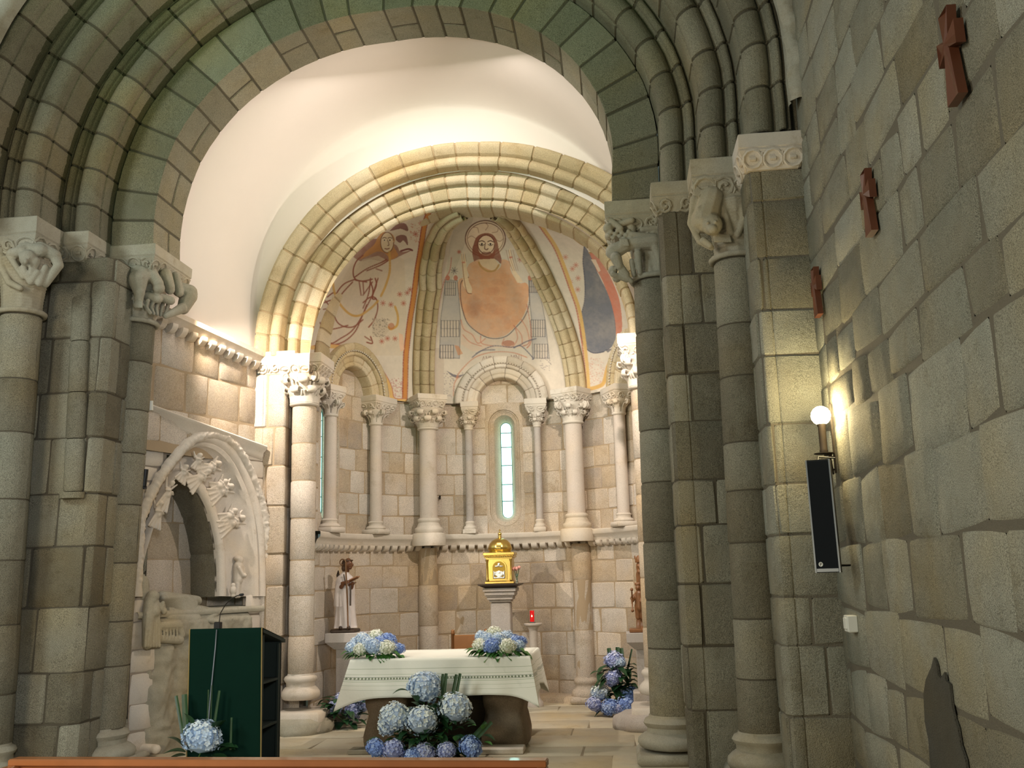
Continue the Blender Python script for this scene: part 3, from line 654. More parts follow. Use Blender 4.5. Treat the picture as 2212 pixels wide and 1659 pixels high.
# plaster vault flowing into the end wall above the apse arch
b=MB(); P=[]
VC=Vector((-2.22,5.25)); 
ths=[('l',z) for z in (4.70,4.9,5.1)]
def vout(t):  # t 0..1 around: left leg, arc, right leg
    if t<.06: return Vector((-5.02,4.60+(5.25-4.60)*t/.06))
    if t>.94: return Vector((.58,5.25-(5.25-4.70)*(t-.94)/.06))
    a=math.pi*(1-(t-.06)/.88); return Vector((VC.x+2.80*math.cos(a),VC.y+2.75*math.sin(a)))
def vin(t):
    a=math.pi*(1-t); return Vector((-1.78+2.5*math.cos(a),4.62+2.35*math.sin(a)))
prof=[(0,10.2),(0,10.6),(0,11.0),(.0,11.3)]+[(.14*(1-math.cos(a)),11.3+.62*math.sin(a)) for a in [math.pi/2*k/8 for k in range(1,9)]]+[(.4,11.93),(.7,11.94),(1,11.95)]
for k in range(91):
    t=k/90; o_=vout(t); i_=vin(t); row=[]
    for w_,Y in prof:
        p=o_.lerp(i_,w_); x=p.x
        if t<.5: x+=max(0,(Y-10.2))*.29*(1-t/.5)*(1-w_)
        row.append((x,Y,p.y))
    P.append(row)
b.grid(P,.5); struct(b.build('ceiling',PLASTER))
# ------------------------------------------------------------------ apse arch
BCX,BCZ=-1.75,4.62
_bt=np.radians([0,35,46,60,85,104,117,132,150,180]); _bv=[.06,.08,.04,-.04,-.08,-.03,.02,.07,.07,.02]
def bdelta(u): return float(np.interp(u,_bt,_bv))
def prof_outer():
    p=[(2.42,12.05),(2.42,11.93)]
    for k in range(7): a=R_(190-30*k); p.append((2.50+.07*math.cos(a),11.86-.07*math.sin(a)))
    p+=[(2.575,11.86),(2.60,11.80),(2.66,11.76),(2.70,11.74),(2.74,11.76),(2.745,11.96)]
    return p
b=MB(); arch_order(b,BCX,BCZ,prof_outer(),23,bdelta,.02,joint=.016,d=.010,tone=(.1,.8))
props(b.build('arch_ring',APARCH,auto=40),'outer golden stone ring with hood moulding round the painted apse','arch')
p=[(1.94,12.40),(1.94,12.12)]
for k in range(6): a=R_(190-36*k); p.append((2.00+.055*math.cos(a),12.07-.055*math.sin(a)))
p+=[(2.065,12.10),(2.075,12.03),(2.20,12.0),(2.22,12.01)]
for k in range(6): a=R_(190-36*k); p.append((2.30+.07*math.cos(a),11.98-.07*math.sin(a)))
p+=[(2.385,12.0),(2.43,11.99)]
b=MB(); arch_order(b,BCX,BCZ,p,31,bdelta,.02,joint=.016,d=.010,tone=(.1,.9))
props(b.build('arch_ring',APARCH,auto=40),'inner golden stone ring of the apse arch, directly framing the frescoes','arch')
# apse arch supports
pilaster('pilaster','warm stone pilaster at the left of the apse, pale carved impost on top',[(-4.62,11.86),(-4.50,11.86),(-4.42,11.86),(-4.41,11.87),(-4.40,11.86),(-4.14,11.86),(-4.12,11.88),(-4.12,12.12),(-3.97,12.12),(-3.97,12.4)],0,4.36,(-4.53,-3.99,11.80,12.4),4.64,mats=(APSE,CARVED),abh=.28)
pilaster('pilaster','pilaster at the right of the apse, mostly hidden behind the dark column',[(.35,12.45),(.35,12.12),(.55,12.12),(.55,11.86),(1.0,11.86)],0,4.36,(.44,1.0,11.80,12.4),4.66,mats=(APSE,CARVED),abh=.28)
column('engaged_column','warm stone column at the left of the apse with a lofty pale leaf capital',-3.91,11.98,.155,3.93,4.33,4.58,(-4.20,-3.62,11.72,12.3),(0,0),(APSE,CARVED),cap='leaf',base=dict(h=.42,pl=.33,ph=.24,m=CARVED),rt=.25,ncap=7,volute=True,fasc=.5)
column('engaged_column','pale right-hand column of the apse glimpsed behind the dark chancel column',.38,11.98,.155,3.95,4.36,4.62,(.09,.67,11.72,12.3),(0,0),(APSE,CARVED),cap='leaf',base=dict(h=.42,pl=.33,ph=.24,m=CARVED),rt=.25,ncap=7,volute=True,fasc=.5)
# rough footing stones under the two bases
for (px,py,sx,sy) in ((-3.93,11.9,.42,.42),(.32,11.9,.48,.42)):
    b=MB(); b.lathe([(sx,-.01),(sx*1.02,.05),(sx*.98,.12),(sx*.80,.17)],(px,py,0),20,.5,sy=sy/sx,wob=.25)
    props(b.build('footing_stone',PEDST if px>0 else NCARVE),'rounded footing stone under the '+('right' if px>0 else 'left')+' apse arch column','stone')
# ------------------------------------------------------------------ apse
PCX,PCY=-1.65,12.3; AZW=(0,-77,77)
def frm(az,R=0):
    a=R_(az); s,c=math.sin(a),math.cos(a)
    return lambda x,y,z:(PCX+y*s+x*c,PCY+y*c-x*s,z)
RW=2.25
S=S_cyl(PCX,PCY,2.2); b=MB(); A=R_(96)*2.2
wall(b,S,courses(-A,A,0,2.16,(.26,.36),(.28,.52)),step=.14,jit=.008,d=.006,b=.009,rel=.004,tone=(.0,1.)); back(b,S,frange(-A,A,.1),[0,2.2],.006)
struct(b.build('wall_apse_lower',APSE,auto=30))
def inwin(u,z,mx=.30):
    return any(abs(u/RW-R_(a))*RW<mx and 2.36<z<4.38 for a in AZW)
S=S_cyl(PCX,PCY,RW); b=MB(); A=R_(95)*RW
def cutw(v0,v1):
    if v1<2.40 or v0>4.26: return [(-A,A)]
    e=.27; c=[R_(a)*RW for a in sorted(AZW)]; return [(-A,c[0]-e),(c[0]+e,c[1]-e),(c[1]+e,c[2]-e),(c[2]+e,A)]
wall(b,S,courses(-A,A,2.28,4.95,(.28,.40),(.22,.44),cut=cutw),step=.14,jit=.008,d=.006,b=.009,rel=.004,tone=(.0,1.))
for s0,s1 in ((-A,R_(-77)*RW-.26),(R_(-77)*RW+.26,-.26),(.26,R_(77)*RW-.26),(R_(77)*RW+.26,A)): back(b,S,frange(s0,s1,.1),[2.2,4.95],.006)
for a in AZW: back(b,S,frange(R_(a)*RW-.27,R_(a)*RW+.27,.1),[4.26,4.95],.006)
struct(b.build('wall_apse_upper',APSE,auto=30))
def stadium(hw,z0,z1,y,n=14):
    L=[]
    for i in range(n+1): a=math.pi*i/n; L.append((hw*math.cos(a),y,z1-hw+hw*math.sin(a)))
    for i in range(n+1): a=math.pi+math.pi*i/n; L.append((hw*math.cos(a),y,z0+hw+hw*math.sin(a)))
    return L
for wi,az in enumerate(AZW):
    F=frm(az); ln=[]; GD=2.50 if az==0 else 2.375; HWG=.083
    for (hw,z0,z1,y) in ((.30,2.36,4.32,2.24),(.255,2.44,4.24,2.225),(.235,2.46,4.22,2.225),(.225,2.47,4.21,2.25),(.21,2.48,4.20,2.245),(.195,2.50,4.18,2.27),(.165,2.535,4.14,2.275),(.15,2.55,4.13,2.30),(.087,2.60,4.06,GD),(.085,2.60,4.06,GD+.05)):
        ln.append([F(*q) for q in stadium(hw,z0,z1,y)])
    t=bpy.data.objects.new('window_%d'%(wi+1),None); COL.objects.link(t); t.location=F(0,2.5,2.6); WL[t.name]=Vector(t.location); struct(t)
    b=MB(); b.grid(ln,.45,cv=True); 
    # square the surround out to the masonry
    R0=stadium(.30,2.36,4.32,2.24); sq=[]
    for x,y,z in R0:
        k=max(abs(x)/.28,abs(z-3.34)/.99); sq.append(F(x/k,2.243,3.34+(z-3.34)/k))
    b.grid([sq,ln[0]],.45,cv=True); b.build('window_surround',APSE,t,auto=50)
    b=MB(); st=[F(*q) for q in stadium(.086,2.598,4.062,GD+.03)]; b.add(st,[tuple(range(len(st)))]); g=b.build('window_pane',GLASSW,t,smooth=False); WL[g.name]=WL[t.name]
    b=MB()
    for z in (2.86,3.11,3.40,3.68,3.9): b.tube([F(-.084,GD+.02,z),F(.084,GD+.02,z)],.007,6)
    st=[F(*q) for q in stadium(.083,2.602,4.058,GD+.02)]; b.tube(st+st[:1],.007,6,cap=False); b.build('window_bar',LEAD,g)
# string course
def cylp(u): a=u; return PCX+2.19*math.sin(a),PCY+2.19*math.cos(a),-math.sin(a),-math.cos(a)
o=corbelled('trim_2',(frange(R_(-97),R_(97),.03),cylp),[(-.02,.0),(.02,.0),(.055,.015),(.07,.05),(.075,.07),(.11,.10),(.12,.115),(.12,.165),(.11,.175),(-.08,.18)],2.19,CARVED,.062,.085,.062,.085); struct(o)
# low plinth round the foot of the apse
b=MB(); P=[]
for u in frange(R_(-97),R_(97),.03):
    q=cylp(u); k=1+.08*noise.noise(Vector((u*6,0,0))); P.append([(q[0]+q[2]*o_*k,q[1]+q[3]*o_*k,z) for o_,z in ((.20,-.01),(.19,.06),(.16,.085),(.06,.10),(-.02,.11))])
b.grid(P,.4); struct(b.build('baseboard_apse',APSE))
# big columns at the bay divisions
for az,lab,low in ((-31.5,'pale upper column with a leafy capital, left of the central apse window','left'),(31.5,'pale upper column with a leaf capital, right of the central apse window','right')):
    F=frm(az); x,y,_=F(0,2.04,0)
    column('apse_column',lab,x,y,.128,3.86,4.16,4.38,(x-.225,x+.225,y-.22,y+.24),(0,0),(COLST,CARVED),cap='leaf',base=dict(h=.30,pl=.20,ph=.06,m=CARVED),zb=2.36,rt=.26 if az<0 else .22,ncap=8,smoothshaft=True,fasc=.5,fat_=0) if False else None
    t=thing('apse_column',lab,'column',(x,y,2.10))
    b=MB(); b.lathe([(.24,.0),(.245,.03),(.24,.16),(.22,.18)],(x,y,2.20),24,.6,sx=1.,sy=1.); b.lathe([(.19,0),(.205,.03),(.20,.07),(.17,.09),(.165,.11),(.15,.15),(.165,.175),(.16,.20),(.135,.215)],(x,y,2.38),28,.6,wob=.03); b.build('base',CARVED,t,auto=50)
    b=MB(); b.lathe([(.136,0),(.128,.03),(.127,.7),(.124,1.29)],(x,y,2.585),28,.5,wob=.01); b.build('shaft',COLST,t,auto=50)
    b=MB(); leafcap(b,x,y,3.87,4.18,.126,.27 if az<0 else .23,8,2,0.2,fat=1.15 if az<0 else .8)
    if az>0: voluteset(b,x,y,4.12,.27,.05)
    b.build('capital',CARVED,t,auto=70)
    c,s=math.cos(R_(-az)),math.sin(R_(-az)); b=MB(); impost(b,-.23,.23,-.22,.26,4.385,.21,ins=.07,fasc=.42)
    b.v=[(x+c*vx-s*vy,y+s*vx+c*vy,vz) for vx,vy,vz in b.v]; b.build('impost',CARVED,t,auto=35)
    b=MB(); F2=frm(az*.98); x,y,_=F2(0,2.15,0)
    shaft(b,x,y,.30,2.17,.135,(0,0),hr=(.5,.8),joint=.006,d=.004); attic(b,x,y,0,.135,.26,.22,.10,tone=.5)
    props(b.build('wall_shaft',APSE,auto=50),'lower round shaft against the apse wall below the ledge, on the '+low,'column')
# small window columns
for az,t_,r,kind,lab in ((-67,.50,.085,'l','small pale column with corner volutes between the left slit window and the big column'),(0,-.515,.058,'b','small greyish column with a knotted capital just left of the central window'),(0,.515,.052,'b','small column with a carved animal capital just right of the central window'),(67,-.50,.085,'l','small pale column at the right edge of the apse beside the dark chancel column'),(-67,-.50,.085,'l','small column of the left slit window tucked behind the apse arch column')):
    F=frm(az); x,y,_=F(t_,2.09,0); t=thing('window_column',lab,'column',(x,y,2.37))
    zc0,zc1=3.90,4.12
    b=MB(); b.box(-r*1.7,r*1.7,-r*1.7,r*1.7,0,.07,.6,.01); b.v=[F(vx+t_,vy+2.09,vz+2.365) for vx,vy,vz in b.v]
    b.lathe([(r*1.5,0),(r*1.65,.02),(r*1.5,.045),(r*1.2,.055),(r*1.15,.08),(r*1.3,.10),(r*1.05,.12)],(x,y,2.43),20,.6); b.build('base',CARVED,t,auto=45)
    b=MB(); b.lathe([(r*1.04,0),(r,.02),(r*.97,1.36)],(x,y,2.545),20,.5,wob=.015); b.build('shaft',COLST if az else PEDST,t,auto=50)
    b=MB(); leafcap(b,x,y,zc0,zc1,r*.97,r*1.75+.02,6,1 if kind=='l' else 2,.3,fat=.8 if kind=='l' else 1.1)
    if kind=='l': voluteset(b,x,y,zc1-.045,r*1.75+.02,.036)
    b.build('capital',CARVED,t,auto=70)
    b=MB(); e=.10 if az else .12
    x0,x1=(t_-.17,t_+.16) if t_>0 else (t_-.16,t_+.17)
    if az==-67 and t_>0: x1=t_+.34
    if az==67 and t_<0: x0=t_-.34
    if az==0 and t_<0: x0=t_-.10
    impost(b,x0,x1,1.96,2.30,4.325,.21,ins=.05,fasc=.45); b.v=[F(*q) for q in b.v]; b.build('impost',CARVED,t,auto=35)
# window arches (archivolts)
for az,lab in ((0,'moulded round arch over the central slit window, under the enthroned figure'),(-67,'moulded round arch over the left slit window'),(67,'moulded round arch of the right bay, cut off by the dark column')):
    F=frm(az); t=thing('window_arch',lab,'arch',F(0,2.05,4.32))
    p=[(.52,2.16),(.52,2.03),(.535,2.005),(.555,2.00),(.575,2.01),(.59,2.03),(.60,2.0),(.665,1.985),(.70,2.0),(.705,2.2)]
    b=MB(); arch_order(b,0,4.30,p,9,frame=F,joint=.010,d=.005,tone=(.2,.9)); b.build('hood_moulding',CARVED if az==0 else APARCH,t,auto=45)
    b=MB()
    for k in range(44):
        a=math.pi*(k+.5)/44; c=Vector(F(.59*math.cos(a),2.0,4.30+.59*math.sin(a)))
        b.lathe([(.001,-.013),(.011,-.008),(.014,0),(.011,.008),(.001,.013)],tuple(c),6,.5)
    o=b.build('beading',CARVED,t); o['kind']='stuff'
    p=[(.37,2.30),(.37,2.10)]
    for k in range(5): a=R_(190-40*k); p.append((.405+.03*math.cos(a),2.075-.03*math.sin(a)))
    p+=[(.44,2.06),(.45,2.045),(.50,2.04),(.525,2.045)]
    b=MB(); arch_order(b,0,4.30,p,7,frame=F,joint=.010,d=.005,tone=(.2,.9)); b.build('inner_ring',CARVED if az==0 else APARCH,t,auto=45)
# ------------------------------------------------------------------ half dome with frescoes
DZ=4.36; DR=2.2
def dome(az,el,R=DR): return Vector((PCX+R*math.cos(el)*math.sin(az),PCY+R*math.cos(el)*math.cos(az),DZ+R*math.sin(el)))
# colour traced as pigment on the plaster; the drawing plane is the dome as seen from the nave axis
CW,CH,CX0,CY0=1000,620,660,430   # canvas in photo pixels, x .. , y ..
SCL=1.3
W_,H_=int(760*SCL),int(470*SCL)
cv=np.zeros((H_,W_,3),np.float32); cv[:]=(.60,.535,.455)
yy,xx=np.mgrid[0:H_,0:W_].astype(np.float32)
_rs=np.random.RandomState(3)
def smooth_noise(cell,seed):
    r=np.random.RandomState(seed); gh,gw=int(H_/cell)+3,int(W_/cell)+3; g=r.rand(gh,gw).astype(np.float32)
    fy=yy/cell; fx=xx/cell; iy=fy.astype(int); ix=fx.astype(int); ty=fy-iy; tx=fx-ix; ty=ty*ty*(3-2*ty); tx=tx*tx*(3-2*tx)
    return (g[iy,ix]*(1-tx)+g[iy,ix+1]*tx)*(1-ty)+(g[iy+1,ix]*(1-tx)+g[iy+1,ix+1]*tx)*ty
MOT=(smooth_noise(60,1)+smooth_noise(24,2)*.7+smooth_noise(9,3)*.5+smooth_noise(3.5,4)*.35)/2.55
def c2(x,y): return ((540+x*.40687-CX0)*SCL,(300+y*.40687-CY0)*SCL)   # tracing units -> canvas
def srgb(c): return tuple(((v/255)/12.92 if v/255<=.04045 else ((v/255+.055)/1.055)**2.4)*.92 for v in c)
def poly_mask(pts):
    m=np.zeros((H_,W_),bool); n=len(pts); P=[c2(*p) for p in pts]
    for i in range(n):
        x0,y0=P[i]; x1,y1=P[(i+1)%n]
        if abs(y1-y0)<1e-6: continue
        c=((yy>min(y0,y1))&(yy<=max(y0,y1))); m^=c&(xx<(x1-x0)*(yy-y0)/(y1-y0)+x0)
    return m
def fill(pts,c,a=1.,mot=.0,lo=None):
    m=poly_mask(pts).astype(np.float32)*a
    if mot: m=m*np.clip(1-mot+mot*2.4*(MOT-.22),0,1)
    for k in range(3): cv[...,k]=cv[...,k]*(1-m)+srgb(c)[k]*m
def ell(cx,cy,rx,ry,n=40,a0=0,a1=360): return [(cx+rx*math.cos(R_(a0+(a1-a0)*i/n)),cy+ry*math.sin(R_(a0+(a1-a0)*i/n))) for i in range(n+(a1-a0!=360))]
def catmull(P,n=8):
    if len(P)<3: return P
    Q=[P[0]]+list(P)+[P[-1]]; out=[]
    for i in range(1,len(Q)-2):
        for k in range(n):
            t=k/n; o=[]
            for d in(0,1):
                a,b,c,e=Q[i-1][d],Q[i][d],Q[i+1][d],Q[i+2][d]; o.append(.5*((2*b)+(-a+c)*t+(2*a-5*b+4*c-e)*t*t+(-a+3*b-3*c+e)*t**3))
            out.append(tuple(o))
    out.append(P[-1]); return out
def stroke(pts,c,w_=5,a=.85,curve=True,fade=.35):
    P=[c2(*p) for p in (catmull(pts) if curve else pts)]; w_=w_*.40687*SCL/2; col=srgb(c)
    for (x0,y0),(x1,y1) in zip(P,P[1:]):
        X0,X1=int(max(0,min(x0,x1)-w_-2)),int(min(W_,max(x0,x1)+w_+3)); Y0,Y1=int(max(0,min(y0,y1)-w_-2)),int(min(H_,max(y0,y1)+w_+3))
        if X1<=X0 or Y1<=Y0: continue
        X=xx[Y0:Y1,X0:X1]; Y=yy[Y0:Y1,X0:X1]; dx,dy=x1-x0,y1-y0; L=dx*dx+dy*dy+1e-6
        t=np.clip(((X-x0)*dx+(Y-y0)*dy)/L,0,1); d=np.hypot(X-x0-t*dx,Y-y0-t*dy)
        m=np.clip(w_+.6-d,0,1)*a*np.clip(1-fade+fade*2*MOT[Y0:Y1,X0:X1],0,1)
        for k in range(3): s=cv[Y0:Y1,X0:X1,k]; s[:]=np.where(m>0,s*(1-m)+col[k]*m,s)
def star(x,y,r=14,c=(176,96,76),w_=4):
    for k in range(4):
        a=R_(45*k+12); stroke([(x-r*math.cos(a),y-r*math.sin(a)),(x+r*math.cos(a),y+r*math.sin(a))],c,w_,.7,False)
def dots(x0,x1,y0,y1,n,c=(170,100,80),seed=1,w_=4,cond=None):
    r=random.Random(seed)
    for _ in range(n):
        x,y=r.uniform(x0,x1),r.uniform(y0,y1)
        if cond is None or cond(x,y): stroke([(x,y),(x+2,y+1)],c,w_,.6,False)
BR=(140,82,66); OR=(200,133,78); DK=(88,84,92)
# grey worn tones of the plaster
fill([(1110,365),(1205,365),(1140,560),(1060,780),(1020,900),(1060,560)],(190,182,166),.8,.3)
fill([(970,1110),(1030,1110),(1030,1400),(970,1400)],(186,170,156),.6,.3)
fill([(440,640),(640,560),(820,640),(830,900),(820,1150),(640,1150),(430,1100)],(205,190,168),.7,.6)
# --- enthroned figure
fill(ell(1250,530,104,94),(232,214,190),.75); 
for rx,ry,w_ in ((106,96,6),(96,84,4)): stroke(ell(1250,530,rx,ry,36)+[(1250+rx,530)],(120,92,80),w_,.8)
for a in range(0,360,45):
    ca,sa=math.cos(R_(a)),math.sin(R_(a)); stroke([(1250+50*ca,530+45*sa),(1250+75*ca-14*sa,530+68*sa+14*ca),(1250+96*ca,530+84*sa)],(140,100,80),4,.6)
fill([(1145,520),(1180,470),(1250,450),(1320,470),(1355,520),(1345,575),(1320,640),(1190,640),(1150,580)],(228,208,184),.3)
fill(catmull([(1190,655),(1180,600),(1192,545),(1210,515),(1250,500),(1290,510),(1312,545),(1322,590),(1336,640),(1330,662),(1300,640),(1215,640),(1190,655)]),(138,76,58),.92,.2)
fill(ell(1254,568,44,54),(236,214,190)); fill(catmull([(1212,590),(1222,612),(1240,598),(1270,596),(1288,610),(1299,588),(1300,618),(1280,650),(1256,662),(1230,648),(1212,618)]),(148,84,64),.85,.15)
fill(ell(1257,602,17,9),(232,206,184)); stroke([(1243,602),(1257,605),(1272,601)],(120,50,44),3)
stroke(ell(1254,560,44,50,30),(120,74,60),4,.7)
for x in (1231,1277): fill(ell(x,558,12,8),(240,226,206)); fill(ell(x,558,5,6),(70,52,48)); stroke([(x-15,546),(x,541),(x+15,547)],(96,64,54),4); stroke([(x-13,560),(x,567),(x+13,560)],(96,64,54),3)
stroke([(1250,552),(1246,582),(1258,588),(1264,582)],(120,78,64),4)
fill([(1215,640),(1300,636),(1328,680),(1300,705),(1262,712),(1222,690)],(226,200,170),.95)
#
fill(catmull([(1215,640),(1170,660),(1152,690),(1160,730),(1112,745),(1102,790),(1112,850),(1130,920),(1165,985),(1225,1035),(1290,1055),(1350,1045),(1400,1005),(1445,950),(1472,885),(1480,800),(1466,765),(1430,765),(1400,730),(1382,690),(1384,656),(1340,640),(1330,680),(1300,700),(1260,690),(1228,670),(1215,640)]),(216,164,126),.95,.36)
for _k in range(70):
    _r=random.Random(_k); _x,_y=_r.uniform(1135,1460),_r.uniform(720,1030)
    if ((_x-1295)/165)**2+((_y-860)/165)**2<1: fill(ell(_x,_y,_r.uniform(15,42),_r.uniform(12,34),12),_r.choice(((206,136,94),(150,98,78),(222,172,132),(190,116,80))),.10,.6)
for _k in range(10): fill(ell(1188,890,44-4*_k,66-6*_k,20),(140,96,80),.07,.5)
stroke([(1215,655),(1228,680),(1262,702),(1300,698),(1322,668)],(190,150,96),9,.7)
stroke([(1160,735),(1122,760),(1118,840),(1132,920),(1160,985),(1225,1038),(1290,1060),(1360,1048),(1412,1000),(1455,950),(1482,880),(1482,800)],(86,64,72),5,.7)
fill([(1120,625),(1126,600),(1132,650),(1138,600),(1146,650),(1160,752),(1180,795),(1176,820),(1160,822),(1132,780),(1128,700)],(230,208,178),.95)
for d in (0,10,20): stroke([(1122+d,612),(1128+d,650)],(140,100,84),3,.6)
stroke([(1128,660),(1136,740),(1152,812),(1176,822)],(140,90,70),4,.7)
fill([(1372,600),(1382,580),(1392,640),(1408,700),(1440,742),(1450,760),(1420,766),(1396,720),(1380,660)],(230,208,178),.85)
for d in (0,12,24,36): stroke([(1360+d,590),(1372+d,640),(1395+d*.8,700)],(146,104,86),3,.5)
stroke([(1380,630),(1390,628)],(190,70,60),8,.7); stroke([(1128,656),(1138,656)],(190,70,60),8,.7)
# towers
def tower(pts,wins): 
    fill(pts,(152,152,158),.62,.5); stroke(pts+[pts[0]],(84,84,94),4,.6,False)
    for x0,x1,y0,y1,n in wins:
        fill([(x0,y0),(x1,y0),(x1,y1),(x0,y1)],(222,206,188),.5)
        for i in range(n+1):
            x=x0+(x1-x0)*i/n; stroke([(x,y0),(x,y1)],(70,72,84),5,.7,False)
        for y in (y0,y1,(y0+y1)/2*1.0): stroke([(x0,y),(x1,y)],(70,72,84),3,.5,False)
tower([(1038,748),(1100,752),(1108,820),(1118,965),(1112,1165),(1006,1160),(1012,960),(1030,820)],[(1036,1090,760,830,5),(1016,1110,965,1050,6),(1010,1080,1095,1165,5)])
tower([(1480,750),(1530,750),(1542,830),(1565,950),(1590,1165),(1500,1160),(1495,960),(1482,830)],[(1484,1532,755,815,5),(1492,1566,962,1050,6),(1510,1580,1090,1165,5)])
for x in (1050,1092,1486,1524): fill(ell(x,738,11,14),(186,104,78),.8)
# draperies at the feet, throne, letters
for P in ([(1120,960),(1135,1010),(1180,1040),(1210,1085),(1250,1060)],[(1130,1040),(1170,1080),(1230,1100)],[(1225,1045),(1230,1085),(1290,1100)],[(1410,1010),(1420,1060),(1390,1105),(1340,1095),(1350,1060)],[(1440,960),(1470,1010),(1482,1080),(1450,1100)],[(1400,990),(1440,1040),(1445,1090)],[(1470,880),(1490,1000),(1490,1080),(1470,1110)]): stroke(P,(190,120,98),6,.55)
fill([(1120,960),(1160,1010),(1230,1060),(1340,1065),(1410,1020),(1470,930),(1490,1060),(1440,1110),(1300,1110),(1180,1130),(1120,1090)],(226,186,160),.4,.5)
fill(ell(1372,1085,32,16),(176,104,76),.7); fill([(1085,1095),(1108,1100),(1130,1140),(1105,1150)],OR,.7,.2)
for P in ([(1200,1140),(1290,1100),(1400,1105),(1470,1075),(1520,1060)],[(1400,1110),(1440,1100),(1500,1160),(1500,1170)],[(1180,1160),(1230,1125),(1300,1120)]): stroke(P,(96,98,118),6,.6)
for x,g in ((1240,'A'),(1262,'M'),(1285,'N'),(1395,'M'),(1420,'N'),(1440,'I')):
    if g=='A': Q=[(-8,12),(0,-12),(8,12)]
    elif g=='M': Q=[(-9,12),(-8,-12),(0,4),(8,-12),(9,12)]
    elif g=='N': Q=[(-8,12),(-8,-12),(8,12),(8,-12)]
    else: Q=[(0,12),(0,-12)]
    stroke([(x+a,1168+b-(x-1240)*.05) for a,b in Q],(120,84,80),3,.7,False)
fill([(1042,1230),(1075,1262),(1105,1272),(1142,1248),(1108,1256),(1080,1250)],(84,84,104),.8)
for P in ([(1095,1270),(1120,1230),(1180,1170),(1240,1142),(1320,1130),(1400,1136),(1470,1160)],[(1080,1365),(1085,1300),(1110,1260)]): stroke(P,(196,136,108),6,.6)
stroke([(1070,630),(1060,700),(1030,760),(1000,900),(978,1100),(968,1380)],(186,104,92),6,.5)
star(1085,700,18,(90,84,90)); star(1435,640,15); star(1110,600,10)
dots(1030,1130,1240,1370,70,(120,110,120),5)
dots(1540,1600,1150,1230,30,(120,110,120),6)
# --- angel in the left bay
fill(catmull([(545,625),(600,560),(660,530),(770,560),(800,600),(860,590),(800,620),(760,640),(700,650),(640,640),(590,650),(545,625)]),(128,66,56),.8,.3)
fill(catmull([(740,490),(780,455),(820,448),(838,470),(836,490),(800,478),(760,486)]),(118,64,62),.85)
fill(catmull([(775,520),(800,510),(830,518),(838,565),(815,540),(795,552),(775,535)]),(118,64,62),.85); stroke([(800,596),(840,585),(862,592)],(118,64,62),9)
fill(catmull([(585,640),(615,600),(660,560),(680,520),(710,495),(748,500),(768,530),(764,570),(780,600),(785,620),(750,640),(720,610),(700,600),(670,600),(630,620)]),(190,138,84),.95,.1)
fill(ell(728,550,34,54),(222,206,180)); stroke(ell(728,550,34,54,30),(110,74,60),3,.7)
for x in (714,743): fill(ell(x,538,8,5),(240,228,208)); fill(ell(x,538,4,4),(70,50,46)); stroke([(x-11,528),(x,523),(x+11,528)],(96,64,54),3)
stroke([(730,535),(738,562),(730,566)],(120,78,64),3); stroke([(716,582),(728,585),(740,581)],(130,60,50),4)
fill([(600,640),(680,620),(720,640),(680,700),(690,740),(640,760),(560,750),(550,690)],(206,192,170),.7,.2)
L_=[[(600,618),(565,650),(548,700),(560,745),(620,760)],[(560,750),(600,755),(650,745)],[(555,735),(620,690),(700,655),(725,640)],[(620,700),(690,672),(735,645)],[(560,745),(500,770),(460,820),(440,880),(430,930),(440,990)],[(545,760),(490,820),(450,880)],[(400,860),(430,900),(470,980),(540,1000),(600,960)],[(372,975),(400,1040),(430,1085),(480,1060),(540,1020),(590,950),(620,880)],[(365,1090),(430,1095),(500,1075),(560,1020),(600,930),(640,850),(670,780),(665,740)],[(375,1010),(440,1010),(520,990)],[(600,870),(640,840),(670,850),(678,900),(660,960),(630,1000)],[(640,740),(630,820),(600,900)],[(580,760),(590,830)],[(600,760),(604,820)],[(640,760),(652,800),(650,850)],[(680,740),(650,840),(668,850)],[(410,840),(440,818),(455,822)],[(395,870),(425,858),(440,862)],[(390,905),(425,900)],[(620,1080),(650,1085),(640,1050)],[(610,1050),(640,1070)],[(470,830),(455,900),(440,960)],[(670,690),(700,700)],[(600,830),(650,760)]]
for P in L_: stroke(P,BR,7,.8)
for P in [[(440,760),(450,820),(480,880),(530,930),(580,938),(640,900),(680,860)],[(740,600),(742,700),(720,780),(695,835)],[(770,890),(785,940),(780,990),(750,1010),(735,1000)]]: stroke(P,(200,160,90),12,.7)
fill(ell(750,995,18,18),(176,110,72),.7)
for x,y in ((795,825),(835,818),(815,873),(748,880),(706,872),(700,1075),(770,1060),(880,505),(910,448),(730,1060),(850,800)): star(x,y,14)
dots(850,930,440,560,60,(190,110,90),7); dots(745,815,1270,1370,110,(176,112,110),8)
fill([(650,950),(720,960),(740,1020),(700,1060),(650,1040)],(186,170,150),.5,.4); dots(650,740,950,1050,70,(100,90,84),9)
BORD=[(948,395),(925,470),(905,600),(888,700),(868,850),(850,960),(838,1060),(828,1160),(825,1280),(822,1385)]
stroke(BORD,(196,134,72),24,.95,fade=.2); stroke([(x-13,y) for x,y in BORD],(150,66,48),6,.8); stroke([(x+13,y) for x,y in BORD],(140,76,60),5,.7)
AB=[(330,1108),(400,1100),(470,1104),(550,1125),(620,1165),(680,1220),(720,1275),(745,1330),(760,1385),(820,1388)]
stroke(AB,(214,176,112),22,.85,fade=.3); stroke([(x+9,y-10) for x,y in AB],(170,96,84),4,.7)
fill([(790,1030),(812,1040),(820,1120),(800,1130),(792,1080)],(226,180,150),.7)
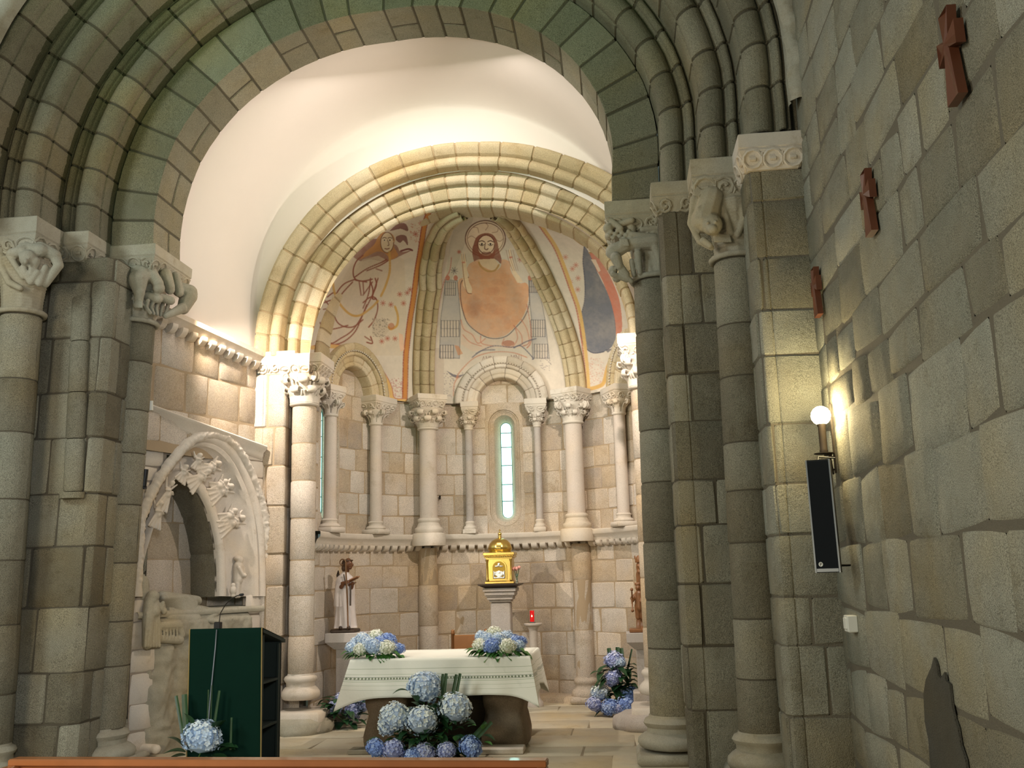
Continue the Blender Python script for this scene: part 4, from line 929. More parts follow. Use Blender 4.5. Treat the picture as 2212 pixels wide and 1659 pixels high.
# --- mantled figure in the right bay
fill(catmull([(1800,600),(1840,615),(1885,680),(1930,770),(1962,860),(1976,980),(1966,1060),(1945,1040),(1925,900),(1870,750),(1830,680),(1800,600)]),(198,112,86),.92,.25)
fill(catmull([(1775,565),(1800,605),(1825,660),(1850,720),(1895,810),(1925,900),(1942,1000),(1934,1085),(1880,1130),(1820,1136),(1775,1100),(1755,1040),(1756,950),(1778,860),(1776,760),(1768,650)]),(104,108,120),.95,.25)
fill([(1810,640),(1835,640),(1862,700),(1850,708)],(226,208,188),.9)
stroke([(1775,565),(1768,650),(1778,760),(1776,860),(1756,950),(1755,1040),(1775,1100),(1820,1136),(1880,1130)],(70,72,92),5,.7)
for P in [[(1690,490),(1720,530),(1760,560),(1785,570)],[(1800,605),(1850,600),(1885,630)]]: stroke(P,(170,140,90),7,.7)
for x,y in ((1675,628),(1730,670),(1742,740),(1740,800),(1700,760),(1712,690)): star(x,y,14,(196,130,110))
dots(1800,1880,1160,1300,90,(200,140,120),11)
RB=[(1510,420),(1560,490),(1620,580),(1665,690),(1700,790),(1738,900),(1760,1020),(1775,1140),(1785,1240),(1790,1335)]
stroke([(x+8,y) for x,y in RB],(208,172,108),18,.8,fade=.3); stroke([(x-6,y) for x,y in RB],(176,100,72),7,.75)
stroke([(1790,1330),(1850,1315),(1880,1290),(1900,1210),(1950,1110),(1990,1060)],(206,166,100),20,.8); fill([(1884,1118),(1930,1112),(1900,1135)],(90,92,104),.8)
cv*= (0.90+.2*MOT)[...,None]
def paint_at(P):
    """P: n x 3 world points on the dome -> pigment colours"""
    v=P-np.array(EYE); r,u,f=(np.array(a) for a in (CR,CU,CF)); z=v@f
    x=(1106+FPX*(v@r)/z-CX0)*SCL; y=(829.5-FPX*(v@u)/z-CY0)*SCL
    x=np.clip(x,0,W_-1.001); y=np.clip(y,0,H_-1.001); ix=x.astype(int); iy=y.astype(int); tx=(x-ix)[:,None]; ty=(y-iy)[:,None]
    return (cv[iy,ix]*(1-tx)+cv[iy,ix+1]*tx)*(1-ty)+(cv[iy+1,ix]*(1-tx)+cv[iy+1,ix+1]*tx)*ty
def fresco(label,az0,az1,da):
    na=int((az1-az0)/da)+1; ne=int((R_(89)+.02)/ (.0030)) ; az=np.linspace(az0,az1,na); el=np.linspace(-.02,R_(89),ne)
    A,E_=np.meshgrid(az,el,indexing='ij'); R=DR+.004*np.sin(A*9+E_*7)
    P=np.stack([PCX+R*np.cos(E_)*np.sin(A),PCY+R*np.cos(E_)*np.cos(A),DZ+R*np.sin(E_)],-1).reshape(-1,3)
    keep=np.ones(len(P),bool)
    for w_ in (0,-68,68):
        a=R_(w_); t=(P[:,0]-PCX)*math.cos(a)-(P[:,1]-PCY)*math.sin(a); y=(P[:,0]-PCX)*math.sin(a)+(P[:,1]-PCY)*math.cos(a)
        keep&=~((np.hypot(t,P[:,2]-4.30)<.58)&(y>0))
    idx=np.arange(na*ne).reshape(na,ne); q=np.stack([idx[:-1,:-1],idx[1:,:-1],idx[1:,1:],idx[:-1,1:]],-1).reshape(-1,4)
    q=q[keep[q].all(1)]; used=np.unique(q); rm=-np.ones(len(P),int); rm[used]=np.arange(len(used)); P=P[used]; q=rm[q]
    off=P.mean(0); off[2]=P[:,2].min()
    me=bpy.data.meshes.new('fresco'); me.vertices.add(len(P)); me.vertices.foreach_set('co',(P-off).astype(np.float32).ravel())
    me.loops.add(q.size); me.loops.foreach_set('vertex_index',q[:,::-1].astype(np.int32).ravel()); me.polygons.add(len(q)); me.polygons.foreach_set('loop_start',np.arange(0,q.size,4,dtype=np.int32)); me.polygons.foreach_set('loop_total',np.full(len(q),4,np.int32))
    me.update(); me.polygons.foreach_set('use_smooth',[True]*len(q))
    c=paint_at(P); c=np.concatenate([c,np.ones((len(c),1))],1).astype(np.float32)
    at=me.color_attributes.new('paint','FLOAT_COLOR','POINT'); at.data.foreach_set('color',c.ravel()); me.validate()
    me.materials.append(FRESCO); o=bpy.data.objects.new('fresco',me); COL.objects.link(o); o.location=off; return props(o,label,'fresco')
fresco('central apse fresco of a bearded haloed figure in an orange robe between grey towers',R_(-33),R_(33),.0042)
fresco('left apse fresco of a kneeling angel in outlined drapery among small stars',R_(-112),R_(-33),.0052)
fresco('right apse fresco of a figure in a dark blue mantle beside red cloth',R_(33),R_(112),.0058)
# ribs: path from each big column up the dome, three rolls side by side
def rib(lab,base_az,azs):
    els=[0,15,30,45,60,70,78,84]; t=thing('vault_rib',lab,'rib',dome(R_(base_az),0))
    n=60; pts=[]
    for i in range(n+1):
        el=84*i/n; az=np.interp(el,els,azs); pts.append((R_(float(az)),R_(el)))
    C=[dome(a,e) for a,e in pts]; ctr=Vector((PCX,PCY,DZ))
    cross=[]
    for (o_,h_) in [(-.165,-.04),(-.165,.035)]: cross.append((o_,h_))
    for c,r in ((-.12,.048),(0,.062),(.12,.048)):
        for k in range(7): a=math.pi*(1-k/6); cross.append((c+r*math.cos(a),.045+(.035 if c==0 else 0)+r*math.sin(a)))
    cross+=[(.165,.035),(.165,-.04)]
    def sec(i,d=0):
        i0,i1=max(i-1,0),min(i+1,n); T=(C[i1]-C[i0]).normalized(); Nn=(ctr-C[i]).normalized(); 
        if i<3: Nn=Vector((Nn.x,Nn.y,0)).normalized()
        s=T.cross(Nn).normalized(); sc_=1 if i<40 else 1-.15*(i-40)/20
        return [tuple(C[i]+s*o_*sc_+Nn*(h_-d)) for o_,h_ in cross]
    b=MB(); i=0
    while i<n:
        k=min(n,i+rng.choice((4,5,6))); rows=[]
        for j in range(i,k+1): rows.append(sec(j,.0))
        # joint: drop the first and last ring
        def lerp(A,B,t): return [tuple(Vector(a).lerp(Vector(c),t)) for a,c in zip(A,B)]
        rows=[lerp(rows[0],rows[1],.08)]+[lerp(rows[0],rows[1],.16)]+rows[1:-1]+[lerp(rows[-1],rows[-2],.16)]+[lerp(rows[-1],rows[-2],.08)]
        rows[0]=[tuple(Vector(p)-(ctr-C[i]).normalized()*.014) for p in rows[0]]; rows[-1]=[tuple(Vector(p)-(ctr-C[k]).normalized()*.014) for p in rows[-1]]
        b.grid(rows,rng.uniform(.1,.85)); i=k
    b.build('rib_stones',APARCH,t,auto=50)
    b=MB(); b.grid([[tuple(Vector(p)-(ctr-C[j]).normalized()*.016) for p in sec(j)] for j in range(n+1)],.5,1.); b.build('mortar',APARCH,t)
rib('left moulded vault rib rising between the angel fresco and the central fresco',-31.5,(-31.5,-32.3,-33.5,-36,-45,-56,-72,-90))
rib('right moulded vault rib rising between the central fresco and the blue mantle',31.5,(31.5,31,30,29.5,31,37,50,70))
# ------------------------------------------------------------------ wall tomb
TA,TB=Vector((-5.13,10.12,0)),Vector((-4.38,11.9,0)); td=(TB-TA).normalized(); tn=Vector((td.y,-td.x,0))
def tom(s,d,z): p=TA+td*s+tn*d; return (p.x,p.y,z)
def tpx(x,y,d=0.):
    P=onPlane(x,y,TA+tn*d,tn); q=P-TA; return (q.dot(td),P.z)
TL=(TB-TA).length
hood_px=[(268,1290),(283,1195),(305,1128),(332,1062),(365,1008),(405,962),(432,944),(462,938),(490,946),(515,968),(540,1010),(561,1062),(575,1120),(581,1200),(583,1288)]
inner_px=[(290,1290),(300,1230),(316,1170),(334,1115),(352,1070),(372,1036),(383,1030),(405,1042),(426,1064),(443,1096),(455,1134),(463,1172),(467,1215),(468,1288)]
def resample(P,n):
    P=[Vector(p) for p in P]; L=[0]
    for a,b in zip(P,P[1:]): L.append(L[-1]+(b-a).length)
    out=[]
    for k in range(n):
        t=L[-1]*k/(n-1)
        for i in range(len(L)-1):
            if t<=L[i+1]+1e-9: break
        out.append(P[i].lerp(P[i+1],(t-L[i])/max(L[i+1]-L[i],1e-9)))
    return out
def smoothp(P,n): return resample(catmull([tuple(p) for p in P],6),n)
NH=64
HO=smoothp([tpx(*p,.06) for p in hood_px],NH); IN=smoothp([tpx(*p,0.) for p in inner_px],NH)
HO=[Vector((max(p.x,.0),p.y)) for p in HO]; IN=[Vector((max(p.x,.05),p.y)) for p in IN]
cH=Vector((sum(p.x for p in HO)/NH,2.2))
tomb=thing('wall_tomb','pale stone wall tomb with a pointed arch and reclining effigy left of the lectern','tomb',tom(1.1,0,0))
# blocks of the tomb wall either side of the arch
def aspan(z,P,side):
    c=[p.x for p in P if abs(p.y-z)<.14]
    if not c: return None
    return min(c) if side<0 else max(c)
def tcut(v0,v1):
    zm=(v0+v1)/2; xs=[aspan(z,HO,-1) for z in (v0,zm,v1)]; ys=[aspan(z,HO,1) for z in (v0,zm,v1)]; xs=[x for x in xs if x is not None]; ys=[y for y in ys if y is not None]
    if v0>max(p.y for p in HO)-.02 or not xs: return [(.0,TL)]
    return [(.0,max(.05,min(xs)+.09)),(max(ys)-.09,TL)]
St=lambda u,v,h: tom(u,h,v)
sm=max(HO,key=lambda p:p.y).x
up=courses(0,TL,1.62,3.42,(.15,.22),(.4,.7),cut=tcut)
for side,lo,hi,low in ((0,-1,sm,(0,.32)),(1,sm,9,(TL-.28,TL))):
    b=MB(); wall(b,St,[q for q in up if lo<=(q[0]+q[1])/2<hi],step=.2,jit=.006,tone=(.3,.9),d=.008,b=.01)
    wall(b,St,courses(low[0],low[1],0,1.62,(.25,.33),(.3,.5)),step=.2,tone=(.3,.9))
    for v0 in frange(0,3.42,.12)[:-1]:
        for s0,s1 in (tcut(v0,v0+.12) if v0>1.5 else [low]):
            s0,s1=max(s0,lo),min(s1,hi)
            if s1-s0>.02: back(b,St,[s0,s1],[v0,v0+.125],.012)
    b.build('wall_stones',CARVED,tomb,auto=60)
# recess backing wall and soffit
D=.42
b=MB(); wall(b,lambda u,v,h: tom(u,h-D,v),courses(-.05,TL+.5,1.3,3.3,(.34,.42),(.42,.62)),step=.2,jit=.008,d=.006,b=.010,tone=(.2,.9),rel=.004); back(b,lambda u,v,h: tom(u,h-D,v),[-.1,TL+.5],[1.2,3.35],.006); b.build('recess_wall',APSE,tomb,auto=60)
b=MB()
for k0,k1 in ((0,9),(9,18),(18,27),(27,36),(36,44),(44,53),(53,63)):
    rows=[]
    for k in range(k0,k1+1):
        p=IN[k]; e=.012 if k in (k0,k1) else 0
        c=Vector((sum(q.x for q in IN)/NH,2.0)); o_=(p-c).normalized()*e
        rows.append([tom(p.x+o_.x,0,p.y+o_.y),tom(p.x+o_.x,-.03,p.y+o_.y),tom(p.x*1.0+o_.x,-D*.5,p.y+o_.y),tom(p.x+o_.x,-D-.01,p.y+o_.y)])
    b.grid(rows,rng.uniform(.1,.5))
b.build('recess_soffit',NAVE,tomb,auto=40)
# archivolt: roll on the inner edge, sunk carved band, outer fillets
b=MB(); rows=[]
for k in range(NH):
    i,o_=IN[k],HO[k]; w_=(o_-i); row=[]
    for t,d in ((0,-.03),(.0,.03),(.03,.055),(.08,.06),(.13,.045),(.15,.0),(.22,-.07),(.55,-.07),(.70,-.01),(.72,.03),(.78,.045),(.82,.02),(.85,.05),(.90,.06),(1.,.03)):
        q=i+w_*t; row.append(tom(q.x,d+.004*noise.noise(Vector((q.x*14,q.y*14,t))),q.y))
    rows.append(row)
b.grid(rows,.6); b.build('archivolt',CARVED,tomb,auto=50)
b=MB(); rows=[]
for k in range(NH*4):
    t=k/(NH*4-1)*(NH-1)*.905; i0=min(int(t),NH-2); p=HO[i0].lerp(HO[i0+1],t-i0); q=HO[min(i0+1,NH-1)]-HO[i0]; nrm=Vector((-q.y,q.x)).normalized()
    row=[]
    for j in range(9):
        a=math.pi*j/8; rr=.05*(1+.30*abs(math.sin(t*1.25+j*.5))+.25*noise.noise(Vector((t*1.9,j*.8,0)))); off=-math.cos(a)*rr
        row.append(tom(p.x+nrm.x*off,.02+.07*math.sin(a)*(1+.35*noise.noise(Vector((t*2.4,j*.9,3)))),p.y+nrm.y*off))
    rows.append(row)
b.grid(rows,.6); b.build('foliage_hood',CARVED,tomb)
# relief angels in the band
def T3(x,y,d): s,z=tpx(x,y,d); return Vector(tom(s,d,z))
P=[]
def angel(hx,hy,tx,ty,s=1.):
    h=T3(hx,hy,.035); t=T3(tx,ty,.03); dr=t-h; L=dr.length; u=dr/L; v=u.cross(tn).normalized()
    P.extend([('e',h+tn*.01,(.036*s,.036*s,.042*s)),('e',h+tn*.015+Vector((0,0,.012)),(.042*s,.042*s,.032*s)),('e',h+tn*.045-u*.004,(.008,.008,.012)),('c',h+dr*.22,h+dr*.45+tn*.02,.036*s,.045*s)])
    for k in range(-3,4):   # pleated skirt fanning out to the arch edge
        P.append(('c',h+dr*.42+v*.010*k+tn*.02,t+v*(.034*k*s)+tn*(.012+.012*(k%2)),.020*s,.015*s))
    for q in (-1,1):
        P.append(('c',h+dr*.24+v*q*.03,h+dr*.34+v*q*.055+tn*.035,.018*s,.016*s)); P.append(('c',h+dr*.34+v*q*.055+tn*.035,h+dr*.30+v*q*.015+tn*.06,.015*s,.013*s))
        P.append(('c',h+dr*.18+v*q*.03-tn*.02,h-dr*.12+v*q*.085-tn*.01,.022*s,.012*s))   # wing
for a in ((470,1003,425,1020),(448,1020,405,1050),(497,1052,450,1075),(484,1042,456,1060),(522,1120,470,1145),(505,1105,475,1128)): angel(*a)
for a in ((400,1010,385,1040),(370,1045,345,1100),(345,1090,330,1140),(430,985,420,1015)): angel(*a,.8)
o=blob(P,.0085,1).build('carved_angels',CARVED,tomb)
# standing figure with a small pot at the foot of the band
c=T3(513,1286,-.03); top=T3(515,1200,-.03); H=(top-c).length; P=[]
P+=[('c',c+Vector((0,-.035,.0)),c+Vector((0,-.02,H*.45)),.034,.04),('c',c+Vector((0,.035,.0)),c+Vector((0,.02,H*.45)),.034,.04),('c',c+Vector((0,0,H*.4)),c+Vector((0,0,H*.74)),.065,.06),('e',c+Vector((0.02,0,H*.88)),(.042,.042,.05)),('e',c+Vector((-.01,0,H*.93)),(.05,.06,.035)),
 ('c',c+Vector((.03,-.06,H*.7)),c+Vector((.07,-.02,H*.5)),.024,.022),('c',c+Vector((.03,.06,H*.7)),c+Vector((.07,.02,H*.48)),.024,.022),('e',c+Vector((.08,0,H*.49)),(.03,.035,.025)),('c',c+Vector((.0,.065,H*.6)),c+Vector((-.01,.06,H*.1)),.02,.018)]
P+=[('e',c+Vector((0,-.14,.06)),(.04,.045,.055)),('e',c+Vector((0,-.14,.12)),(.028,.03,.03)),('e',c+Vector((0,-.14,.0)),(.03,.035,.02))]
blob(P,.008,2).build('standing_figure',CARVED,tomb)
# capping cornice that slopes a little along the wall
b=MB(); rows=[]; A=tpx(318,872,.1); B=tpx(585,968,.1)
for k in range(13):
    t=-.02+.99*k/12; s=A[0]+(B[0]-A[0])*t; z=A[1]+(B[1]-A[1])*t; s=min(s,TL+.03); wv=.006*noise.noise(Vector((s*3,0,0)))
    rows.append([tom(s,o_+wv,z+dz) for o_,dz in ((-.03,-.16),(.01,-.15),(.03,-.11),(.035,-.07),(.09,-.03),(.10,.0),(.09,.015),(-.10,.07))])
b.grid(rows,.6); n=len(b.v); b.f.append(tuple(range(n-8,n))); b.build('cornice',CARVED,tomb,auto=50)
# sill, sarcophagus front with worn relief
b=MB(); rows=[]
for i in range(90):
    s=.22+(TL-.22-.22)*i/89; row=[]
    for j in range(60):
        z=1.42*j/59; e=min(1,min(i,89-i)/3)*min(1,(59-j)/3)
        fig=.035*math.sin(s*17+math.sin(z*3)*.9)*(1 if .25<z<1.1 else .25)
        h=.05+fig+.045*noise.noise(Vector((s*5,z*4,0)))+.022*noise.noise(Vector((s*15,z*13,2)))+(.05 if z>1.18 else 0)+.02*(z<.2)
        row.append(tom(s,h*e-.01,z))
    rows.append(row)
b.grid(rows,.35); b.grid([[tom(.02+(TL-.04)*i/10,d,z) for d,z in ((.045,1.41),(.06,1.44),(.04,1.475),(-D,1.49))] for i in range(11)],.5); b.build('sarcophagus_front',NCARVE,tomb,auto=70)
# effigy on its slab, with the mourner bending over it
P=[]
def e3(x,y,d): return T3(x,y,d)
def cap(a,b_,r0,r1): P.append(('c',e3(*a),e3(*b_),r0,r1))
# slab and pillow
for k in range(6): cap((352+30*k,1352+1.5*k,-.02),(382+30*k,1353+1.5*k,-.02),.045,.045)
for k in range(5): cap((478,1338+3*k,-.12+.03*k),(522,1346+3*k,-.12+.03*k),.035,.035)
# legs and robe, torso, arms, shoulder
cap((362,1322,-.08),(420,1326,-.10),.075,.10); cap((362,1332,.0),(420,1338,.0),.06,.08); cap((420,1328,-.08),(468,1334,-.08),.12,.10); cap((468,1334,-.08),(488,1336,-.07),.09,.05)
cap((470,1322,.0),(446,1340,.05),.038,.032); cap((446,1340,.05),(470,1342,.08),.032,.03); cap((350,1322,-.03),(352,1308,-.03),.04,.03)
P.append(('e',e3(507,1334,-.05),(.060,.075,.062))); P.append(('e',e3(503,1326,-.03),(.022,.02,.02))); P.append(('e',e3(516,1332,-.06),(.065,.06,.07)))
for k in range(7): cap((366+9*k,1314+1.5*k,-.02),(372+9*k,1342+.6*k,.035),.014,.014)
blob(P,.0095,1).build('effigy',NCARVE,tomb)
P=[]
# cloak thrown over the figure: long folds curving from the left
for k in range(7):
    cap((352,1292+3.2*k,.0-.015*k),(395,1290+4.5*k,-.02),.030,.032); cap((395,1290+4.5*k,-.02),(424,1302+4.2*k,-.03),.032,.020)
cap((350,1290,-.06),(425,1298,-.10),.07,.06)
blob(P,.0095,1).build('cloak_folds',NCARVE,tomb)
P=[]
P+=[('e',e3(330,1288,.05),(.072,.072,.066)),('e',e3(326,1296,.04),(.075,.075,.06)),('c',e3(333,1302,.05),e3(333,1322,.08),.055,.065)]
cap((322,1306,.05),(320,1335,.07),.06,.065); cap((320,1335,.07),(318,1392,.06),.065,.055); cap((338,1312,.06),(350,1316,.10),.032,.028); cap((350,1316,.10),(352,1302,.11),.026,.022)
P.append(('e',e3(354,1320,.10),(.035,.035,.04))); P.append(('e',e3(352,1303,.11),(.02,.02,.026)))
for k in range(6): cap((318+5*k,1325,.10),(314+6*k,1396,.10),.014,.017)
cap((345,1352,.07),(384,1350,.06),.05,.06); cap((384,1350,.06),(392,1372,.06),.055,.04); cap((340,1380,.05),(388,1382,.05),.045,.05)
for k in range(6): cap((346+7*k,1345,.10),(348+7*k,1378,.09),.013,.013)
blob(P,.0095,1).build('mourner',NCARVE,tomb)
P=[('e',e3(302,1262,-.10),(.10,.10,.11)),('c',e3(302,1262,-.10),e3(301,1288,-.10),.10,.11)]
blob(P,.012,2).build('domed_relief',NCARVE,tomb)
# small devices on the tomb wall
t=thing('floodlight','small white cylindrical spotlight on the tomb cornice','spotlight',onY(325,886,10.0)); c=WL[t.name]; b=MB(); b.tube([c+Vector((0,-.0,-.0)),c+Vector((.005,-.02,.10))],.028,14,.5); b.build('lamp_head',WHITEP,t,auto=40); b=MB(); b.tube([c+Vector((0,.01,.05)),c+Vector((-.10,.02,.06))],.008,6); b.build('bracket',ALU,t)
p=onY(312,1080-48,9.95); t=thing('spotlight','slim black tubular spotlight clamped beside the tomb arch','spotlight',p); b=MB(); b.tube([p+Vector((-.005,0,-.10)),p+Vector((.012,0,.09))],.028,12); b.build('lamp_body',BLACK,t,auto=40); b=MB(); b.tube([p+Vector((-.02,0,-.07)),p+Vector((-.09,.0,-.07))],.01,6); b.tube([p+Vector((-.005,0,-.12)),p+Vector((-.005,0,-.09))],.034,10); b.build('clamp',BLACK,t)
# fallen carved stone on the floor beside the jamb
p=onZ(300,1634,0.); b=blob([('c',p+Vector((-.35,0,.12)),p+Vector((-.05,0,.08)),.14,.09),('c',p+Vector((-.05,0,.08)),p+Vector((.16,.02,.07)),.055,.05),('e',p+Vector((.18,0,.07)),(.055,.05,.05)),('c',p+Vector((.17,0,.09)),p+Vector((.22,.0,.10)),.02,.012)],.012,2)
props(b.build('carved_fragment',CARVED),'pale worn stone fragment with a snout-like end lying by the left column foot','stone')
# ------------------------------------------------------------------ altar
alt=thing('altar','massive stone altar table on thick carved supports','altar',(-1.9,10.95,0))
b=MB()
for x0,x1 in ((-2.78,-2.30),(-1.52,-1.06)):
    P=[]
    for k in range(17):
        z=.02+.80*k/16; f=1+.10*math.exp(-((z-.12)/.10)**2)-.05*math.sin(z*6)-.13*math.exp(-((z-.34)/.05)**2)*.6; cx_=(x0+x1)/2; hw=(x1-x0)/2*f; row=[]
        for a in range(28):
            th=2*math.pi*a/28; c_,s_=math.cos(th),math.sin(th); e=.32
            X=hw*math.copysign(abs(c_)**e,c_); Y=.40*f*math.copysign(abs(s_)**e,s_); w_=1+.03*noise.noise(Vector((cx_*4+X*7,Y*6,z*7)))
            row.append((cx_+X*w_,10.98+Y*w_,z))
        P.append(row)
    s=MB(); s.grid(P,.5,cv=True); s.build('support',ALTARST,alt,auto=60)
b=MB(); b.box(-2.35,-1.45,11.2,11.4,0,.80,.2,.02); b.build('rear_support',ALTARST,alt,auto=60)
b=MB(); b.box(-2.80,-1.02,10.44,11.52,.80,.925,.5,.015); b.build('table_slab',ALTARST,alt,auto=40)
b=MB(); b.box(-1.56,-1.05,10.24,10.50,0.0,.055,.8,.008); props(b.build('step_slab',CARVED,auto=40),'low pale stone slab at the right foot of the altar','stone')
b=MB(); b.box(-2.86,-2.50,10.30,10.52,0.0,.045,.4,.008); props(b.build('step_slab',NCARVE,auto=40),'low dark stone slab at the left foot of the altar, half behind the flowers','stone')
# cloth: top, four hanging sides, corners falling in points
def clothmat():
    m,nt,b=newmat('cream altar linen with green embroidered bands'); a=N(nt,'ShaderNodeAttribute',attribute_name='uvd').outputs['Vector']
    sx=N(nt,'ShaderNodeSeparateXYZ'); nt.links.new(a,sx.inputs[0]); u,v=sx.outputs[0],sx.outputs[1]
    base=(.80,.80,.72)
    def band(lo,hi): 
        return math_n(nt,'MULTIPLY',math_n(nt,'GREATER_THAN',v,lo),math_n(nt,'LESS_THAN',v,hi))
    c=base
    for lo,hi,col in ((.095,.099,(.38,.42,.30)),(.150,.153,(.40,.46,.32)),(.222,.226,(.36,.42,.28)),(.262,.265,(.45,.50,.38)),(.305,.308,(.5,.52,.42))): c=mixc(nt,band(lo,hi),c,col)
    # woven chain of little diamonds between two dark lines
    c=mixc(nt,band(.178,.182),c,(.10,.14,.09)); c=mixc(nt,band(.204,.208),c,(.10,.14,.09))
    fr=math_n(nt,'ABSOLUTE',math_n(nt,'SUBTRACT',math_n(nt,'FRACT',math_n(nt,'MULTIPLY',u,32.)),.5)); vv=math_n(nt,'MULTIPLY',math_n(nt,'ABSOLUTE',math_n(nt,'SUBTRACT',v,.193)),38.)
    dia=math_n(nt,'LESS_THAN',math_n(nt,'ADD',fr,vv),.42); c=mixc(nt,math_n(nt,'MULTIPLY',dia,band(.182,.204)),c,(.16,.20,.12))
    nt.links.new(c,b.inputs['Base Color']); b.inputs['Roughness'].default_value=.85; b.inputs['Sheen Weight'].default_value=.2
    co=N(nt,'ShaderNodeNewGeometry').outputs['Position']; bump(nt,b,noise_n(nt,co,9,3),.25,.01); return m
CLOTH=clothmat()
b=MB(); uv=[]
X0,X1,Y0,Y1,ZT=-2.84,-0.99,10.41,11.55,.935
def hang(L):  # perimeter point list with outward dir
    out=[]
    for i in range(0,61): t=i/60; out.append((X0+(X1-X0)*t,Y0,0,-1,t*(X1-X0)))
    return out
per=[]
def seg(ax,ay,bx,by,nx,ny,n,u0):
    L=math.hypot(bx-ax,by-ay)
    for i in range(n): t=i/n; per.append((ax+(bx-ax)*t,ay+(by-ay)*t,nx,ny,u0+L*t,min(t,1-t)*L))
    return u0+L
u0=seg(X0,Y0,X1,Y0,0,-1,72,0); u0=seg(X1,Y0,X1,Y1,1,0,44,u0); u0=seg(X1,Y1,X0,Y1,0,1,60,u0); u0=seg(X0,Y1,X0,Y0,-1,0,44,u0)
np_=len(per); rows=[]; uvd=[]
for i,(x,y,nx,ny,u,dc) in enumerate(per):
    row=[]; cn=math.exp(-dc/.11)  # near a corner
    # corner direction
    cx_=-1 if x<(X0+X1)/2 else 1; cy_=-1 if y<(Y0+Y1)/2 else 1
    D_=.36+.02*math.sin(u*2.1) + .17*cn
    for k in range(19):
        s=max(0,(k-1)/17); dd=D_*s
        fold=(.014*math.sin(u*9+1.3)+.010*math.sin(u*21+.5)+.016*math.sin(u*4.3))*s*(1-cn)
        out=.006+fold+.05*s+ (.012 if k else 0)
        px_=x+nx*out*(1-cn)+cx_*cn*(.02+(.14 if cx_<0 else .09)*s); py_=y+ny*out*(1-cn)+cy_*cn*(.02+.12*s)
        z=ZT-.006-dd*(1-.05*cn) if k else ZT
        row.append((px_ if k else x,py_ if k else y,z)); uvd.append((u,dd if k else -.01,0))
    rows.append(row)
b.grid(rows,.5,cu=True)
nb=len(b.v); tops=[[(X0+(X1-X0)*i/24,Y0+(Y1-Y0)*j/12,ZT+.002*noise.noise(Vector((i*.5,j*.5,0)))) for j in range(13)] for i in range(25)]
b.grid(tops,.5); uvd+= [(0,-.1,0)]*(25*13)
o=b.build('altar_cloth',CLOTH,auto=80)
at=o.data.attributes.new('uvd','FLOAT_VECTOR','POINT'); at.data.foreach_set('vector',np.array(uvd,np.float32).ravel())
s=o.modifiers.new('thickness','SOLIDIFY'); s.thickness=.003; s.offset=-1
props(o,'cream altar cloth with green embroidered bands and pointed hanging corners','tablecloth')
# ------------------------------------------------------------------ flowers
def bloom_mesh(seed,n=190):
    r=random.Random(seed); b=MB()
    b.lathe([(.01,-.86),(.5,-.7),(.80,-.3),(.86,.1),(.7,.55),(.35,.8),(.01,.86)],(0,0,0),12,.05)
    for i in range(n):
        z=1-2*(i+.5)/n
        if z<-.72: continue
        a=i*2.39996+r.uniform(-.15,.15); q=math.sqrt(1-z*z); d=Vector((q*math.cos(a),q*math.sin(a),z))
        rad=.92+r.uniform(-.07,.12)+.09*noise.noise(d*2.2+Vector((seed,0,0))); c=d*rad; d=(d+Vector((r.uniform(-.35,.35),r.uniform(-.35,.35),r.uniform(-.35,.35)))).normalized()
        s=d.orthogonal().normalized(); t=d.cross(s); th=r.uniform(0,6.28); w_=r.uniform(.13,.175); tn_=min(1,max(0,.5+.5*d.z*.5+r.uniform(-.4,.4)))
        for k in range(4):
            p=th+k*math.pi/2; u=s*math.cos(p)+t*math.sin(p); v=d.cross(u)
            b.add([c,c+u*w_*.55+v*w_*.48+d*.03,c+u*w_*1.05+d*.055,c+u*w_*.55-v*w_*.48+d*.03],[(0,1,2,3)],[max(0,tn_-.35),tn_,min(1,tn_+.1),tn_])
    me=bpy.data.meshes.new('hydrangea_bloom'); me.from_pydata([tuple(v) for v in b.v],[],b.f); me.update()
    at=me.attributes.new('tone','FLOAT','POINT'); at.data.foreach_set('value',np.array(b.t,np.float32)); return me
BM={}
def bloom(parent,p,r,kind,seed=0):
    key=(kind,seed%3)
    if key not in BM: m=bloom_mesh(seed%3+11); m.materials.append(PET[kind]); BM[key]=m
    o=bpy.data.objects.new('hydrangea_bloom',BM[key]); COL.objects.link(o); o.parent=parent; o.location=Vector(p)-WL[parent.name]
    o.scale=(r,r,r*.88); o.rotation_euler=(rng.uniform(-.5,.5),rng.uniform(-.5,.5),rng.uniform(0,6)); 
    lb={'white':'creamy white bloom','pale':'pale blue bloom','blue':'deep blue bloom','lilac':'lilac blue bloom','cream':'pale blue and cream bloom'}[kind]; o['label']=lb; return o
def leaf(b,p,d,L,w_,up=(0,0,1),droop=.4):
    p=Vector(p); d=Vector(d).normalized(); s=d.cross(Vector(up)); s=s.normalized() if s.length>1e-4 else Vector((1,0,0)); n_=s.cross(d)
    rows=[]
    for k in range(8):
        t=k/7; c=p+d*L*t-Vector((0,0,1))*droop*L*t*t; ww=w_*math.sin(math.pi*min(1,(t*.92+.06))**.8)
        rows.append([tuple(c-s*ww+n_*ww*.25),tuple(c-s*ww*.5+n_*ww*.08),tuple(c),tuple(c+s*ww*.5+n_*ww*.08),tuple(c+s*ww+n_*ww*.25)])
    b.grid(rows,rng.random())
